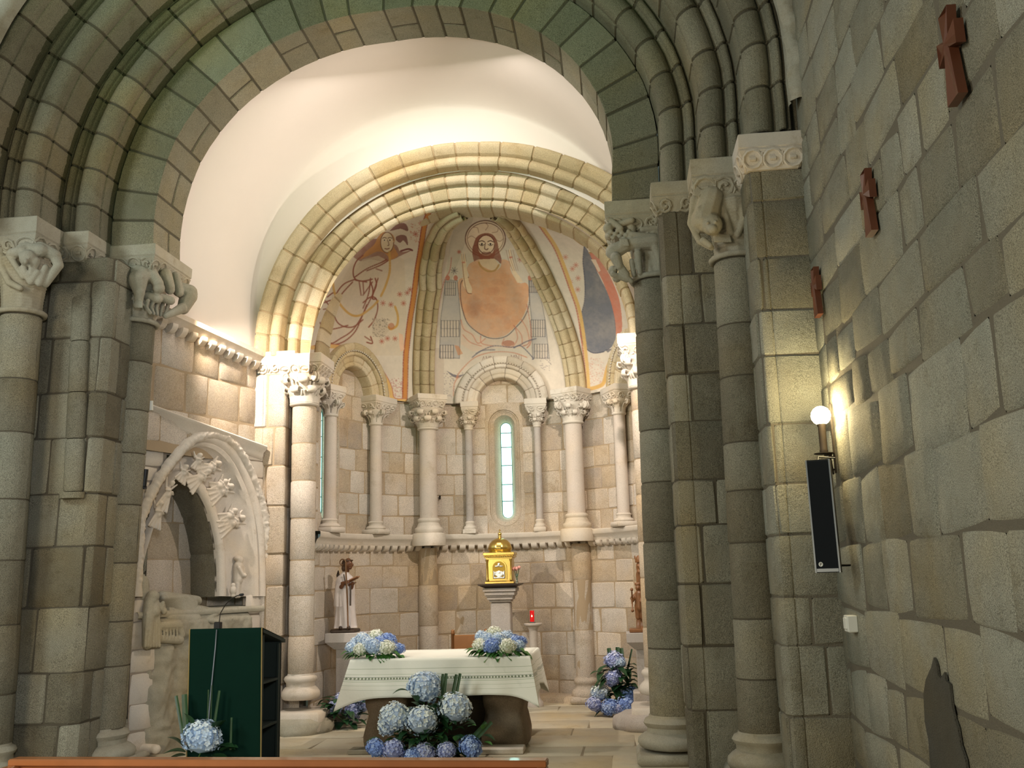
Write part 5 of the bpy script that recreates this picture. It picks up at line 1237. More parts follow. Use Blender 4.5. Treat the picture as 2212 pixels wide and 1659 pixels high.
def blade(parent,p0,p1,w_=.018,fold=True):
    p0=Vector(p0); p1=Vector(p1); rows=[]; d=(p1-p0).normalized(); s=d.cross(Vector((0,1,0))).normalized()
    for k in range(7):
        t=k/6; c=p0.lerp(p1,t); ww=w_*(1-.15*t); rows.append([tuple(c-s*ww),tuple(c-s*ww*.5+Vector((0,.004,0))),tuple(c+Vector((0,.010,0))),tuple(c+s*ww*.5+Vector((0,.004,0))),tuple(c+s*ww)])
    b=MB(); b.grid(rows,.5); rows2=[[(x,y+.002,z) for x,y,z in r] for r in rows]; b.grid(rows2,.5); return b.build('sword_leaf',BLADE,parent)
def leaves(parent,spots,mat=LEAF,name='leaf_cluster'):
    b=MB()
    for s in spots: leaf(b,*s)
    return b.build(name,mat,parent)
def rleaf(c,rad,n,L=(.12,.18),w_=(.035,.055),zr=(-.1,.3),front=True):
    out=[]
    for i in range(n):
        a=rng.uniform(math.pi,2*math.pi) if front and rng.random()<.75 else rng.uniform(0,6.28)
        d=Vector((math.cos(a),math.sin(a),rng.uniform(-.1,.7))); p=Vector(c)+Vector((math.cos(a)*rad*rng.uniform(.2,.9),math.sin(a)*rad*rng.uniform(.2,.9),rng.uniform(*zr))); out.append((p,d,rng.uniform(*L),rng.uniform(*w_),(0,0,1),rng.uniform(.1,.7)))
    return out
PX=1/2117.6
def arrangement(label,cat,base,blooms,nleaf,rad,zr,group=None,mat=DLEAF,front=True):
    t=thing('hydrangea_arrangement',label,cat,base)
    for i,(x,y,Y,rpx,kind) in enumerate(blooms):
        p=onY(x,y,Y); bloom(t,p,rpx*Y*PX*(1.03 if Y<11 else 1.0),kind,i)
        # stem down to the base
    b=MB()
    for i,(x,y,Y,rpx,kind) in enumerate(blooms):
        p=onY(x,y,Y); q=Vector(base)+Vector((0,0,.05)); m_=(p+q)/2+Vector((0,0,-.03)); b.tube([p-Vector((0,0,rpx*Y*PX*.6)),m_,q],.006,6,.5)
    b.build('stems',STEM,t); return t
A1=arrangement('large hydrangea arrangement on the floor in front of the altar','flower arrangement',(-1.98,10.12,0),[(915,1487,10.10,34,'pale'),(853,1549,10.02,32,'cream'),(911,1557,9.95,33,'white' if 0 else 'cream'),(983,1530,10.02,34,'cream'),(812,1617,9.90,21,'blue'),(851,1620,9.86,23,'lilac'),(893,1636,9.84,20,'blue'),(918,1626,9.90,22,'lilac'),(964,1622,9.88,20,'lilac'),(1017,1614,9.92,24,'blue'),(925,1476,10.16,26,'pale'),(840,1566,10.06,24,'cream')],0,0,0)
c=Vector((-1.95,10.12,.0)); sp=[]
for k in range(170):
    a=rng.uniform(0,6.28); h=rng.uniform(.02,.5); rr=.50*(1-h*1.25)*rng.uniform(.2,1); p=c+Vector((rr*math.cos(a),rr*.45*math.sin(a)-.02,h)); sp.append((p,Vector((math.cos(a),math.sin(a)*.8-.25,rng.uniform(-.1,.9))),rng.uniform(.11,.18),rng.uniform(.035,.055),(0,0,1),rng.uniform(.2,.7)))
for x,y,dx,dz in ((880,1492,-1,.4),(940,1508,1,.3),(1040,1590,1,.3),(820,1595,-1,.2),(1000,1560,1,.5),(870,1590,-.3,-.3),(950,1585,.3,-.2),(900,1515,-.2,.9)): sp.append((onY(x,y,9.98),Vector((dx,-.4,dz)),.16,.05,(0,0,1),.5))
leaves(A1,sp,DLEAF,'dark_leaves'); leaves(A1,[(onY(x,y,9.88),Vector((dx,-.6,dz)),.11,.035,(0,0,1),.3) for x,y,dx,dz in ((890,1600,.6,.5),(955,1595,-.5,.6),(1012,1570,1,.6),(1043,1575,.5,1),(870,1618,.3,.5),(935,1612,-.6,.5),(1045,1603,1,.1),(985,1600,.2,.9))],LEAF,'bright_leaves')
for a,b_ in (((951,1520),(957,1456)),((957,1520),(964,1455)),((975,1515),(986,1457)),((982,1520),(994,1455))): blade(A1,onY(*a,10.13),onY(*b_,10.16),.017)
for a,b_ in (((1025,1600),(1062,1560)),((1022,1592),(1050,1560))): blade(A1,onY(*a,9.95),onY(*b_,9.9),.02)
b=MB(); b.lathe([(.15,0),(.17,.05),(.17,.10),(.12,.12)],(-1.96,10.14,0),20); b.build('container',DARKW,A1,auto=50)
A2=arrangement('round bouquet of blue and white hydrangeas on the left end of the altar cloth','flower arrangement',(-2.56,10.62,.94),[(812,1376,10.72,17,'white'),(784,1382,10.62,17,'pale'),(838,1384,10.66,18,'blue'),(762,1400,10.56,16,'pale'),(780,1404,10.46,17,'white'),(806,1398,10.44,20,'pale'),(836,1400,10.46,18,'white'),(861,1402,10.58,14,'blue'),(795,1390,10.5,16,'pale'),(822,1388,10.52,15,'blue'),(769,1388,10.7,13,'pale')],0,0,0)
leaves(A2,[(onY(x,y,10.46),Vector((dx,-.75,dz)),.10,.036,(0,0,1),.55) for x,y,dx,dz in [(754+4.6*k,1408+(k%4)*3,(k-11)/9,rng.uniform(-.3,.5)) for k in range(24)]],LEAF,'leaf_skirt')
A3=arrangement('round bouquet of blue and white hydrangeas on the right end of the altar cloth','flower arrangement',(-1.28,10.62,.94),[(1067,1369,10.72,17,'white'),(1095,1378,10.68,17,'pale'),(1041,1376,10.68,15,'pale'),(1112,1388,10.66,17,'blue'),(1038,1394,10.52,17,'white'),(1064,1396,10.44,19,'blue'),(1096,1398,10.44,19,'white'),(1120,1397,10.56,14,'pale'),(1078,1381,10.52,16,'pale'),(1053,1380,10.55,14,'pale'),(1126,1385,10.72,12,'blue')],0,0,0)
leaves(A3,[(onY(x,y,10.46),Vector((dx,-.75,dz)),.105,.038,(0,0,1),.55) for x,y,dx,dz in [(1026+4.6*k,1403+(k%4)*3,(k-11)/9,rng.uniform(-.3,.5)) for k in range(24)]]+[(onY(1028,1402,10.55),Vector((-1,-.2,.1)),.13,.05,(0,0,1),.2),(onY(1118,1408,10.5),Vector((1,-.3,.05)),.14,.03,(0,0,1),.2)],LEAF,'leaf_skirt')
A4=arrangement('tall narrow hydrangea arrangement on the floor by the right apse pedestal','flower arrangement',(-.12,12.95,0),[(1327,1428,12.95,22,'lilac'),(1338,1432,12.9,14,'pale'),(1325,1465,12.88,20,'lilac'),(1296,1497,12.9,20,'cream'),(1360,1500,12.92,20,'blue'),(1284,1522,12.84,18,'lilac'),(1318,1528,12.78,19,'blue'),(1352,1526,12.80,22,'blue'),(1366,1512,12.9,16,'lilac'),(1338,1532,12.76,14,'lilac')],0,0,0)
leaves(A4,[(onY(rng.uniform(1300,1368),y,12.9+rng.uniform(-.06,.1)),Vector((rng.uniform(-1,1),-.3,rng.uniform(-.2,.6))),rng.uniform(.13,.2),rng.uniform(.04,.06),(0,0,1),.5) for y in [1436+1.1*k for k in range(85)]],DLEAF,'dark_leaves')
for a,b_ in (((1320,1430),(1315,1400)),((1335,1430),(1334,1398)),((1344,1430),(1342,1400))): blade(A4,onY(*a,12.98),onY(*b_,13.0),.03)
blade(A4,onY(1355,1450,12.98),onY(1365,1402,13.0),.012)
A5=arrangement('hydrangeas on the floor behind the altar, below the left statue','flower arrangement',(-3.45,12.25,0),[(722,1530,12.2,17,'lilac'),(762,1538,12.15,18,'lilac'),(748,1512,12.3,15,'lilac'),(786,1524,12.2,16,'lilac'),(735,1508,12.35,14,'lilac'),(770,1515,12.3,13,'lilac')],0,0,0)
leaves(A5,rleaf((-3.45,12.2,.05),.25,50,(.14,.2),(.04,.06),(.0,.3)),DLEAF,'dark_leaves')
blade(A5,onY(765,1500,12.3),onY(760,1440,12.3),.03); blade(A5,onY(772,1500,12.3),onY(772,1455,12.3),.025)
A6=arrangement('single pale blue hydrangea with dark leaves at the foot of the green lectern','flower arrangement',(-3.9,8.9,0),[(437,1594,8.9,40,'pale')],0,0,0)
sp=[(onY(x,y,8.92),Vector((dx,-.3,dz)),.20,.075,(0,0,1),.3) for x,y,dx,dz in ((400,1625,-1,.3),(395,1612,-.7,.8),(470,1612,1,.2),(480,1622,.9,.5),(460,1630,.8,-.2),(415,1570,-.3,1),(465,1575,.6,.7),(400,1632,-1,0),(440,1635,.1,-.2))]; leaves(A6,sp,DLEAF,'dark_leaves')
for a,b_,w_ in (((395,1590),(380,1503),.018),((402,1590),(398,1500),.030),((462,1570),(474,1492),.014),((448,1560),(450,1490),.008),((455,1560),(458,1480),.006),((498,1620),(500,1550),.012)): blade(A6,onY(*a,8.95),onY(*b_,8.97),w_)
# ------------------------------------------------------------------ lectern with microphone
LY=9.08; lx0,lx1=onY(410,1400,LY).x,onY(566,1400,LY).x; lz=onY(490,1360,LY).z
t=thing('lectern','tall lectern covered by a dark green cloth, open shelves on its right side','lectern',((lx0+lx1)/2,LY+.3,0))
b=MB(); bx0,bx1=lx0+.03,lx1-.015
b.box(bx0,bx0+.025,LY+.03,LY+.58,0,lz-.12,.5,.003); b.box(bx0,bx1,LY+.555,LY+.58,0,lz-.15,.5,.003); b.box(bx0,bx1,LY+.03,LY+.05,0,lz-.03,.5,.003)
b.box(bx1-.02,bx1,LY+.03,LY+.10,0,lz-.06,.5,.003); b.box(bx1-.02,bx1,LY+.50,LY+.58,0,lz-.16,.5,.003); b.build('body',SHELF,t,auto=40)
for k,z in enumerate((.03,.42,.82)): 
    b=MB(); b.box(bx0+.02,bx1-.003,LY+.05,LY+.555,z,z+.022,.5,.002); b.build('shelf',SHELF,t,auto=40)
b=MB(); b.grid([[(x,LY-.01,lz),(x,LY+.25,lz-.055),(x,LY+.62,lz-.135)] for x in (lx0,lx0+.3,lx1+.01)],.5); b.grid([[(x,LY-.01,lz-.03),(x,LY+.25,lz-.085),(x,LY+.62,lz-.165)] for x in (lx0,lx0+.3,lx1+.01)],.5)
b.grid([[(lx1+.01,LY-.01,lz),(lx1+.01,LY-.01,lz-.03)],[(lx1+.01,LY+.62,lz-.135),(lx1+.01,LY+.62,lz-.165)]],.5); b.build('reading_desk',SHELF,t,smooth=False)
b=MB(); rows=[]
for i in range(33):
    s=i/32; row=[]
    for j in range(30):
        v=j/29; z=lz+.006-(lz-.02)*v; out=.012+.012*v*math.sin(s*9+1)*.6+.006*math.sin(s*22)*v; sh=.03*v
        row.append((lx0+(lx1-lx0)*s+sh*.6-.0,LY-out,z))
    row=[(lx0+(lx1-lx0)*s,LY+.60,lz-.125),(lx0+(lx1-lx0)*s,LY+.3,lz-.058),(lx0+(lx1-lx0)*s,LY+.0,lz+.008)]+row
    rows.append(row)
b.grid(rows,.5); clo=o=b.build('cloth',GREENC,t); o.modifiers.new('s','SOLIDIFY').thickness=.004
for s in (.012,.982):
    b=MB(); b.tube([(r[0]+ (0),r[1]-.004,r[2]) for r in rows[0 if s<.5 else 32][2:]],.006,6); b.build('braid_trim',GOLDTRIM,clo)
# mic
mp=onY(471,1354,LY+.12); b=MB(); m=thing('microphone','gooseneck microphone bending right above the green lectern','microphone',mp)
b.box(mp.x-.03,mp.x+.03,mp.y-.03,mp.y+.03,mp.z-.02,mp.z+.045,.5,.006); b.build('base',BLACK,m,auto=40)
G=[onY(*q,LY+.12) for q in ((473,1348),(476,1325),(487,1306),(500,1293),(512,1287),(519,1285))]; b=MB(); b.tube([Vector((*v,))for v in catmull([tuple(g) for g in G],1)] if False else G,.0045,8); gn=b.build('gooseneck',IRON,m)
b=MB(); g=G[-1]; b.tube([g-Vector((.01,0,0)),g+Vector((.005,0,0)),g+Vector((.028,0,.002)),g+Vector((.034,0,.002))],[.008,.012,.012,.008],10); b.build('capsule',BLACK,gn,auto=60)
b=MB(); pts=[onY(*q,LY-.03) for q in ((468,1360),(465,1400),(460,1450),(455,1500),(450,1560),(447,1620))]; b.tube(pts,.006,6); b.build('cable',simple('pale grey cable',(.22,.24,.28),.5),m)
# ------------------------------------------------------------------ pew in the foreground
a=onZ(40,1634,.9); c=onZ(1185,1636,.9); t=thing('pew','varnished wooden pew whose back rail crosses the bottom of the view','pew',((a.x+c.x)/2,a.y-.1,0))
dx=(c-a); ang=math.atan2(dx.y,dx.x); L=dx.length; b=MB(); b.box(0,L,-.085,0,.865,.90,.5,.006)
def plc(b): b.v=[(a.x+x*math.cos(ang)-y*math.sin(ang),a.y+x*math.sin(ang)+y*math.cos(ang),z) for x,y,z in b.v]
plc(b); b.build('top_rail',PEW,t,auto=40)
b=MB(); b.box(.02,L-.02,-.055,-.03,.42,.866,.5,.003); plc(b); b.build('back_panel',PEW,t,auto=40)
b=MB(); b.box(.02,L-.02,-.50,-.05,.42,.45,.5,.006); plc(b); b.build('seat',PEW,t,auto=40)
for s in (0,L-.05): b=MB(); b.box(s,s+.05,-.50,-.02,0.0,.87,.5,.006); plc(b); b.build('bench_end',PEW,t,auto=40)
# ------------------------------------------------------------------ tabernacle on its pillar
tx,ty=-1.655,13.75
t=thing('stone_pillar','square stone pillar with a moulded head carrying the gold tabernacle','pillar',(tx,ty,0))
b=MB(); b.box(tx-.135,tx+.135,ty-.13,ty+.13,0,1.40,.6,.018); b.build('shaft',PEDST,t,auto=40)
b=MB()
for z0,z1,e in ((1.40,1.43,.15),(1.43,1.47,.175),(1.47,1.49,.19),(1.49,1.54,.205),(1.54,1.59,.225)): b.box(tx-e,tx+e,ty-e,ty+e,z0,z1,.7,.006)
b.build('capital',PEDST,t,auto=30)
b=MB(); L_=[]
for z,e in ((1.588,.19),(1.60,.22),(1.632,.285),(1.645,.285),(1.645,.27)): L_.append([(tx-e,ty-e,z),(tx+e,ty-e,z),(tx+e,ty+e,z),(tx-e,ty+e,z)])
b.grid(L_,.5,cv=True); b.f.append((len(b.v)-4,len(b.v)-3,len(b.v)-2,len(b.v)-1)); b.f.append((3,2,1,0)); props(b.build('shelf_slab',DARKW,smooth=False),'dark wooden slab under the gold tabernacle','shelf')
t=thing('tabernacle','gold tabernacle with a ribbed dome and a silver relief door','tabernacle',(tx,ty,1.646)); z0=1.646
b=MB(); b.box(tx-.20,tx+.20,ty-.19,ty+.19,z0,z0+.035,.5,.006); b.box(tx-.175,tx+.175,ty-.165,ty+.165,z0+.035,z0+.355,.5,.004); b.box(tx-.185,tx+.185,ty-.175,ty+.175,z0+.335,z0+.355,.5,.004); b.build('case',GOLD,t,auto=35)
for sx in (-1,1):
    b=MB(); b.lathe([(.018,0),(.022,.01),(.014,.03),(.012,.25),(.020,.275),(.022,.29)],(tx+sx*.165,ty-.178,z0+.04),12,.5); b.build('colonnette',GOLD,t,auto=50)
b=MB(); b.box(tx-.205,tx+.205,ty-.195,ty+.195,z0+.355,z0+.375,.5,.004); b.box(tx-.215,tx+.215,ty-.205,ty+.205,z0+.385,z0+.425,.5,.006); b.box(tx-.20,tx+.20,ty-.19,ty+.19,z0+.37,z0+.39,.5,.003)
for i in range(16):
    for s_ in (-1,1): b.lathe([(.001,-.012),(.010,-.006),(.012,0),(.010,.006),(.001,.012)],(tx-.19+.38*i/15,ty+s_*.206,z0+.372),6,.5)
b.build('cornice',GOLD,t,auto=35)
b=MB(); rows=[]
for i in range(49):
    a_=2*math.pi*i/48; rib_=1+.035*abs(math.sin(a_*6)); rows.append([(tx+r_*rib_*math.cos(a_),ty+r_*rib_*math.sin(a_),z0+.425+z) for r_,z in ((.150,0),(.150,.03),(.165,.04),(.160,.075),(.140,.125),(.105,.165),(.055,.190),(.028,.197),(.02,.215),(.028,.228),(.012,.24))])
b.grid(rows,.5); dm=b.build('dome',GOLD,t)
b=MB(); b.lathe([(.012,0),(.024,.012),(.028,.028),(.018,.045),(.006,.05)],(tx,ty,z0+.655),12,.5); b.tube([(tx,ty,z0+.70),(tx,ty,z0+.745)],.006,6); b.tube([(tx-.016,ty,z0+.727),(tx+.016,ty,z0+.727)],.005,6); b.build('finial',GOLD,dm)
def archpanel(b,cx_,y,zb,hw,zs,th,n=14):
    f=[(cx_-hw,y,zb),(cx_+hw,y,zb)]+[(cx_+hw*math.cos(math.pi*i/n),y,zs+hw*math.sin(math.pi*i/n)) for i in range(n+1)]
    k=len(f); b.add(f+[(x,yy_+th,z) for x,yy_,z in f],[tuple(range(k))]+[(i,i+k,(i+1)%k+k,(i+1)%k) for i in range(k)],.5)
b=MB(); archpanel(b,tx,ty-.185,z0+.055,.105,z0+.215,.02); d_=b.build('door',GOLD,t,auto=40)
b=MB(); archpanel(b,tx,ty-.189,z0+.068,.088,z0+.215,.004); o=b.build('door_field',simple('matt gold ground',(.42,.27,.05),.45,.9),d_,smooth=False)
P=[('e',(tx,ty-.193,z0+.255),(.022,.008,.028)),('e',(tx-.03,ty-.193,z0+.235),(.03,.007,.012)),('e',(tx+.03,ty-.193,z0+.235),(.03,.007,.012))]
for k in range(9): a_=math.pi*(.1+.8*k/8); P.append(('c',(tx,ty-.192,z0+.085),(tx+.07*math.cos(a_)*1.05,ty-.194,z0+.085+.075*math.sin(a_)+.03*abs(math.cos(a_))),.010,.008))
P+=[('e',(tx,ty-.193,z0+.15),(.022,.010,.03)),('c',(tx-.07,ty-.193,z0+.08),(tx+.07,ty-.193,z0+.08),.012,.012),('c',(tx-.072,ty-.193,z0+.09),(tx-.072,ty-.193,z0+.17),.010,.008),('c',(tx+.072,ty-.193,z0+.09),(tx+.072,ty-.193,z0+.17),.010,.008)]
blob(P,.0045,1).build('silver_relief',SILVER,d_)
# vase of pink roses
vx,vy=tx+.235,ty-.10; z0=1.646
t=thing('rose_vase','tiny clear vase of pink roses beside the tabernacle','vase',(vx,vy,z0)); b=MB(); b.lathe([(.022,0),(.025,.01),(.012,.04),(.012,.09),(.022,.13),(.020,.13),(.010,.09)],(vx,vy,z0),14,.5,cap=False); b.build('glass',CLEARG,t)
for k in range(7):
    a_=k*2.4; q=Vector((vx+.045*math.cos(a_)*(k>0),vy+.03*math.sin(a_)*(k>0),z0+.20+.018*math.sin(k*3))); b=MB(); b.tube([(vx,vy,z0+.03),tuple(q)],.003,5); b.build('stem',STEM,t)
    b=MB()
    for j in range(3): b.lathe([(.004,-.02),(.018-.004*j,-.008),(.022-.005*j,.008),(.015-.004*j,.02+.003*j)],tuple(q),8,.5,wob=.3,cap=False)
    b.build('rose',PINK,t)
# candle pillar with red votive lamp
kx,ky=-1.235,13.85
t=thing('candle_column','small white stone column holding the red votive lamp','column',(kx,ky,0)); b=MB(); b.lathe([(.11,0),(.11,.06),(.08,.09),(.07,.12),(.062,.16),(.058,1.00),(.07,1.03),(.085,1.06)],(kx,ky,0),20,.6); b.build('shaft',COLST,t,auto=50)
b=MB(); b.lathe([(.10,0),(.125,.015),(.13,.035),(.12,.04)],(kx,ky,1.06),24,.7); b.build('top',COLST,t,auto=40)
t=thing('votive_candle','red glass votive lamp burning on a small white column','candle',(kx-.01,ky,1.10)); b=MB(); b.lathe([(.045,0),(.05,.008),(.035,.015),(.034,.02)],(kx-.01,ky,1.10),16); b.build('dish',CLEARG,t); b=MB(); b.lathe([(.028,.015),(.031,.03),(.031,.165),(.026,.17)],(kx-.01,ky,1.10),16); rg=b.build('red_glass',CANDLE,t,auto=50); b=MB(); b.lathe([(.001,0),(.008,.006),(.006,.018),(.001,.026)],(kx-.01,ky-.033,1.185),8); b.build('flame',FLAME,rg)
# chair behind the altar
q=onY(975,1372,12.9); hx=onY(1040,1372,12.9).x
t=thing('presider_chair','brown wooden chair back showing behind the altar cloth','chair',((q.x+hx)/2,12.9,0)); b=MB()
for x in (q.x+.02,hx+.06): b=MB(); b.tube([(x,12.9,0),(x,12.9,q.z+.03)],.024,10); b.lathe([(.02,0),(.03,.015),(.02,.03),(.028,.045),(.01,.06)],(x,12.9,q.z+.01),10); b.build('post',CHAIRW,t)
b=MB(); b.box(q.x+.02,hx+.06,12.885,12.915,q.z-.28,q.z,.5,.01); b.build('backrest',CHAIRW,t,auto=40)
b=MB(); b.box(q.x,hx+.08,12.45,12.9,.42,.46,.5,.01); b.build('seat',CHAIRW,t,auto=40)
for x in (q.x+.02,hx+.06): b=MB(); b.tube([(x,12.48,0),(x,12.48,.43)],.022,8); b.build('leg',CHAIRW,t)
# ------------------------------------------------------------------ pedestals and statues
def pedestal(label,x0,x1,y0,y1,zt,sh):
    t=thing('pedestal',label,'pedestal',((x0+x1)/2,(y0+y1)/2,0)); xm=(x0+x1)/2; ym=(y0+y1)/2; w_=(x1-x0)/2; h_=(y1-y0)/2
    b=MB(); L=[]
    for z,e in ((zt-.20,.62),(zt-.11,1.0),(zt-.004,1.0),(zt,.985)): L.append([(xm-w_*e,ym-h_*e,z),(xm+w_*e,ym-h_*e,z),(xm+w_*e,ym+h_*e,z),(xm-w_*e,ym+h_*e,z)])
    b.grid(L,.7,cv=True); b.f.append(tuple(len(b.v)-4+i for i in range(4))); b.build('top_slab',PEDST,t,smooth=False)
    b=MB(); b.box(xm-w_*sh,xm+w_*sh,ym-h_*sh,ym+h_*sh,.32,zt-.19,.5,.012); b.build('shaft',PEDST,t,auto=35)
    b=MB(); b.box(xm-w_*.8,xm+w_*.8,ym-h_*.8,ym+h_*.8,0,.33,.5,.02); b.build('foot',PEDST,t,auto=35); return t
pa=onY(702,1369,12.40); zt=pa.z
pedestal('grey stone pedestal carrying the painted monk statue on the left',pa.x,pa.x+.50,12.40,12.84,zt,.55)
sx,sy,sz=pa.x+.20,12.62,zt
st=thing('statue','painted statue of a standing monk in white habit with staff and open book','statue',(sx,sy,sz))
b=MB(); b.box(sx-.185,sx+.185,sy-.15,sy+.15,sz,sz+.05,.5,.012); b.build('plinth',DARKW,st,auto=40)
zb=sz+.05
def robe(b,sec,n=72):
    """sec: (z,cx,cy,rx,ry,fold amplitude,fold count,phase)"""
    P=[]
    for z,cx_,cy_,rx,ry,fa,fn,ph in sec:
        row=[]
        for k in range(n):
            a_=2*math.pi*k/n; f=1+fa*(math.sin(fn*a_+ph+z*3)+.5*math.sin(fn*1.7*a_+ph*2)); row.append((sx0+cx_+rx*f*math.cos(a_),sy0+cy_+ry*f*math.sin(a_),z))
        P.append(row)
    b.grid(P,.5,cv=True); b.f.append(tuple(range(len(b.v)-n,len(b.v)))); b.f.append(tuple(range(len(b.v)-n*len(sec)+n-1,len(b.v)-n*len(sec)-1,-1)))
sx0,sy0=sx,sy
b=MB(); robe(b,[(zb+.015,0,0,.165,.12,.07,11,0),(zb+.05,0,0,.16,.118,.08,11,.1),(zb+.15,0,0,.148,.112,.075,11,.3),(zb+.3,0,0,.138,.106,.075,11,.6),(zb+.45,0,0,.135,.105,.05,11,.8),(zb+.6,-.005,0,.140,.105,.04,10,1),(zb+.68,-.01,0,.138,.10,.03,9,1),(zb+.74,-.01,0,.115,.085,.02,8,1),(zb+.79,-.005,0,.06,.055,.01,6,1),(zb+.82,0,0,.045,.045,.0,6,1)]); b.build('habit',HABIT,st)
b=MB(); robe(b,[(zb+.32,-.055,-.03,.085,.085,.09,7,0),(zb+.34,-.055,-.03,.10,.095,.10,7,.1),(zb+.45,-.055,-.025,.10,.09,.08,7,.3),(zb+.6,-.05,-.02,.095,.085,.06,7,.5),(zb+.72,-.045,-.01,.07,.065,.03,6,.5),(zb+.77,-.03,0,.035,.04,.0,6,.5)],48); b.build('cape_sleeve',HABIT,st)
P=[('e',(sx+.045,sy-.02,zb+.93),(.062,.062,.085)),('e',(sx+.085,sy-.03,zb+.915),(.030,.035,.055)),('e',(sx+.118,sy-.035,zb+.915),(.014,.012,.022)),('e',(sx+.075,sy-.03,zb+.87),(.03,.032,.025)),('c',(sx+.005,sy-.0,zb+.80),(sx+.03,sy-.01,zb+.87),.042,.038),('e',(sx+.03,sy-.08,zb+.915),(.014,.008,.022)),('e',(sx+.098,sy-.058,zb+.935),(.012,.010,.008)),('e',(sx+.10,sy-.04,zb+.888),(.016,.018,.006))]
hd=blob(P,.006,1).build('head',BRONZE,st)
P=[('e',(sx+.03,sy-.01,zb+.975),(.078,.078,.022)),('e',(sx+.10,sy-.03,zb+.978),(.022,.035,.014)),('e',(sx-.015,sy+.0,zb+.93),(.05,.06,.06)),('e',(sx-.02,sy+.01,zb+.87),(.045,.06,.06))]
blob(P,.006,2).build('tonsured_hair',simple('dark brown painted hair',(.07,.035,.015),.5),hd)
# hands: palm and fingers on book and staff
def hand(c,d,s,r=.016,curl=.5):
    c=Vector(c); d=Vector(d).normalized(); s=Vector(s).normalized(); u=d.cross(s); P=[('e',c,(r*1.4,r*1.4,r*1.3)),('c',c-d*.06,c,r*.95,r*1.1)]
    for k,l in ((-1.5,.80),(-.5,1.0),(.5,.95),(1.5,.75)):
        a0=c+s*k*r*.62+d*r; a1=a0+d*r*1.3*l+u*r*.2; a2=a1+d*r*.6*l-u*r*1.2*curl; P+=[('c',a0,a1,r*.36,r*.32),('c',a1,a2,r*.32,r*.27)]
    P.append(('c',c-s*r*1.1,c-s*r*1.9+d*r*1.1-u*r*.4,r*.42,r*.32)); return P
P=hand((sx+.045,sy-.15,zb+.665),(1,-.1,.15),(0,.2,1),.02,.9)+[('c',(sx-.03,sy-.12,zb+.60),(sx+.02,sy-.145,zb+.655),.032,.024)]+hand((sx+.13,sy-.09,zb+.64),(1,-.2,.3),(0,1,0),.022,.2)+[('c',(sx+.08,sy-.02,zb+.55),(sx+.12,sy-.07,zb+.62),.035,.026)]
blob(P,.0055,1).build('hands',BRONZE,st)
b=MB(); bx,by,bz=sx+.15,sy-.10,zb+.70
for sg in (-1,1):
    b.add([(bx-.05,by+.0,bz-.02),(bx+.07,by,bz+.03),(bx+.07,by+sg*.07,bz+.055),(bx-.05,by+sg*.07,bz+.005),(bx-.05,by,bz-.035),(bx+.07,by,bz+.015),(bx+.07,by+sg*.07,bz+.04),(bx-.05,by+sg*.07,bz-.01)],[(0,1,2,3),(7,6,5,4),(0,4,5,1),(1,5,6,2),(2,6,7,3),(3,7,4,0)])
b.build('book',CHESTNUT,st,smooth=False)
b=MB(); fx,fy=sx+.055,sy-.175; S_f=[(fx+.03,fy+.02,zb),(fx+.02,fy+.01,zb+.4),(fx,fy,zb+.8),(fx-.005,fy,zb+.93)]
for k in range(15): a_=k/14*1.5*math.pi*1.1; rr=.052*(1-.5*k/14); S_f.append((fx-.055+rr*math.cos(a_),fy,zb+.945+rr*1.15*math.sin(a_)))
b.tube(S_f,[.012]*4+[.011-.0002*k for k in range(15)],8); b.build('crosier',simple('gilded brown crosier',(.15,.075,.03),.35,.3,.2,20),st)
b=MB(); b.tube([(sx-.0,sy-.10,zb+.78),(sx+.04,sy-.135,zb+.62)],.008,6); b.box(sx+.095,sx+.120,sy-.125,sy-.118,zb+.33,zb+.62,.5,.001); b.build('dark_scapular_band',DARKW,st,auto=40)
for s_ in (-.045,.075): P=[('c',(sx+s_,sy-.10,zb+.025),(sx+s_+.02,sy-.15,zb+.02),.028,.024)]; blob(P,.007,1).build('shoe',DARKW,st)
b=MB(); b.tube([(sx-.125,sy+.06,zb+.70),(sx-.130,sy+.055,zb+.77),(sx-.125,sy+.05,zb+.84)],[.018,.026,.006],8,flat=.4,side=(1,0,0)); b.build('hood_tip',DARKW,st)
st.scale=(.88,.88,.88)
# right-hand crowned statue, seen past the dark column
pb=onY(1353,1368,12.40); zr=pb.z; pedestal('grey stone pedestal at the right edge of the apse, behind the tall flowers',pb.x,pb.x+.50,12.40,12.84,zr,.55)
rx,ry,rz=pb.x+.28,12.62,zr
st=thing('statue','chestnut wood statue of a crowned figure holding a small figure, half hidden by the column','statue',(rx,ry,rz))
b=MB(); b.box(rx-.24,rx+.2,ry-.16,ry+.16,rz,rz+.045,.5,.01); b.build('plinth',CHESTNUT,st,auto=40)
sx0,sy0=rx+.03,ry; zb=rz+.045
b=MB(); robe(b,[(zb,0,0,.17,.13,.08,9,0),(zb+.1,0,0,.165,.13,.08,9,.3),(zb+.3,0,0,.15,.12,.07,9,.8),(zb+.5,0,0,.15,.115,.05,8,1),(zb+.66,0,0,.15,.11,.03,8,1),(zb+.74,-.01,0,.12,.09,.02,8,1),(zb+.80,-.04,0,.055,.055,0,8,1)]); b.build('robe',CHESTNUT,st)
hx_=onY(1381,1225,12.53); hx,hz=hx_.x,hx_.z
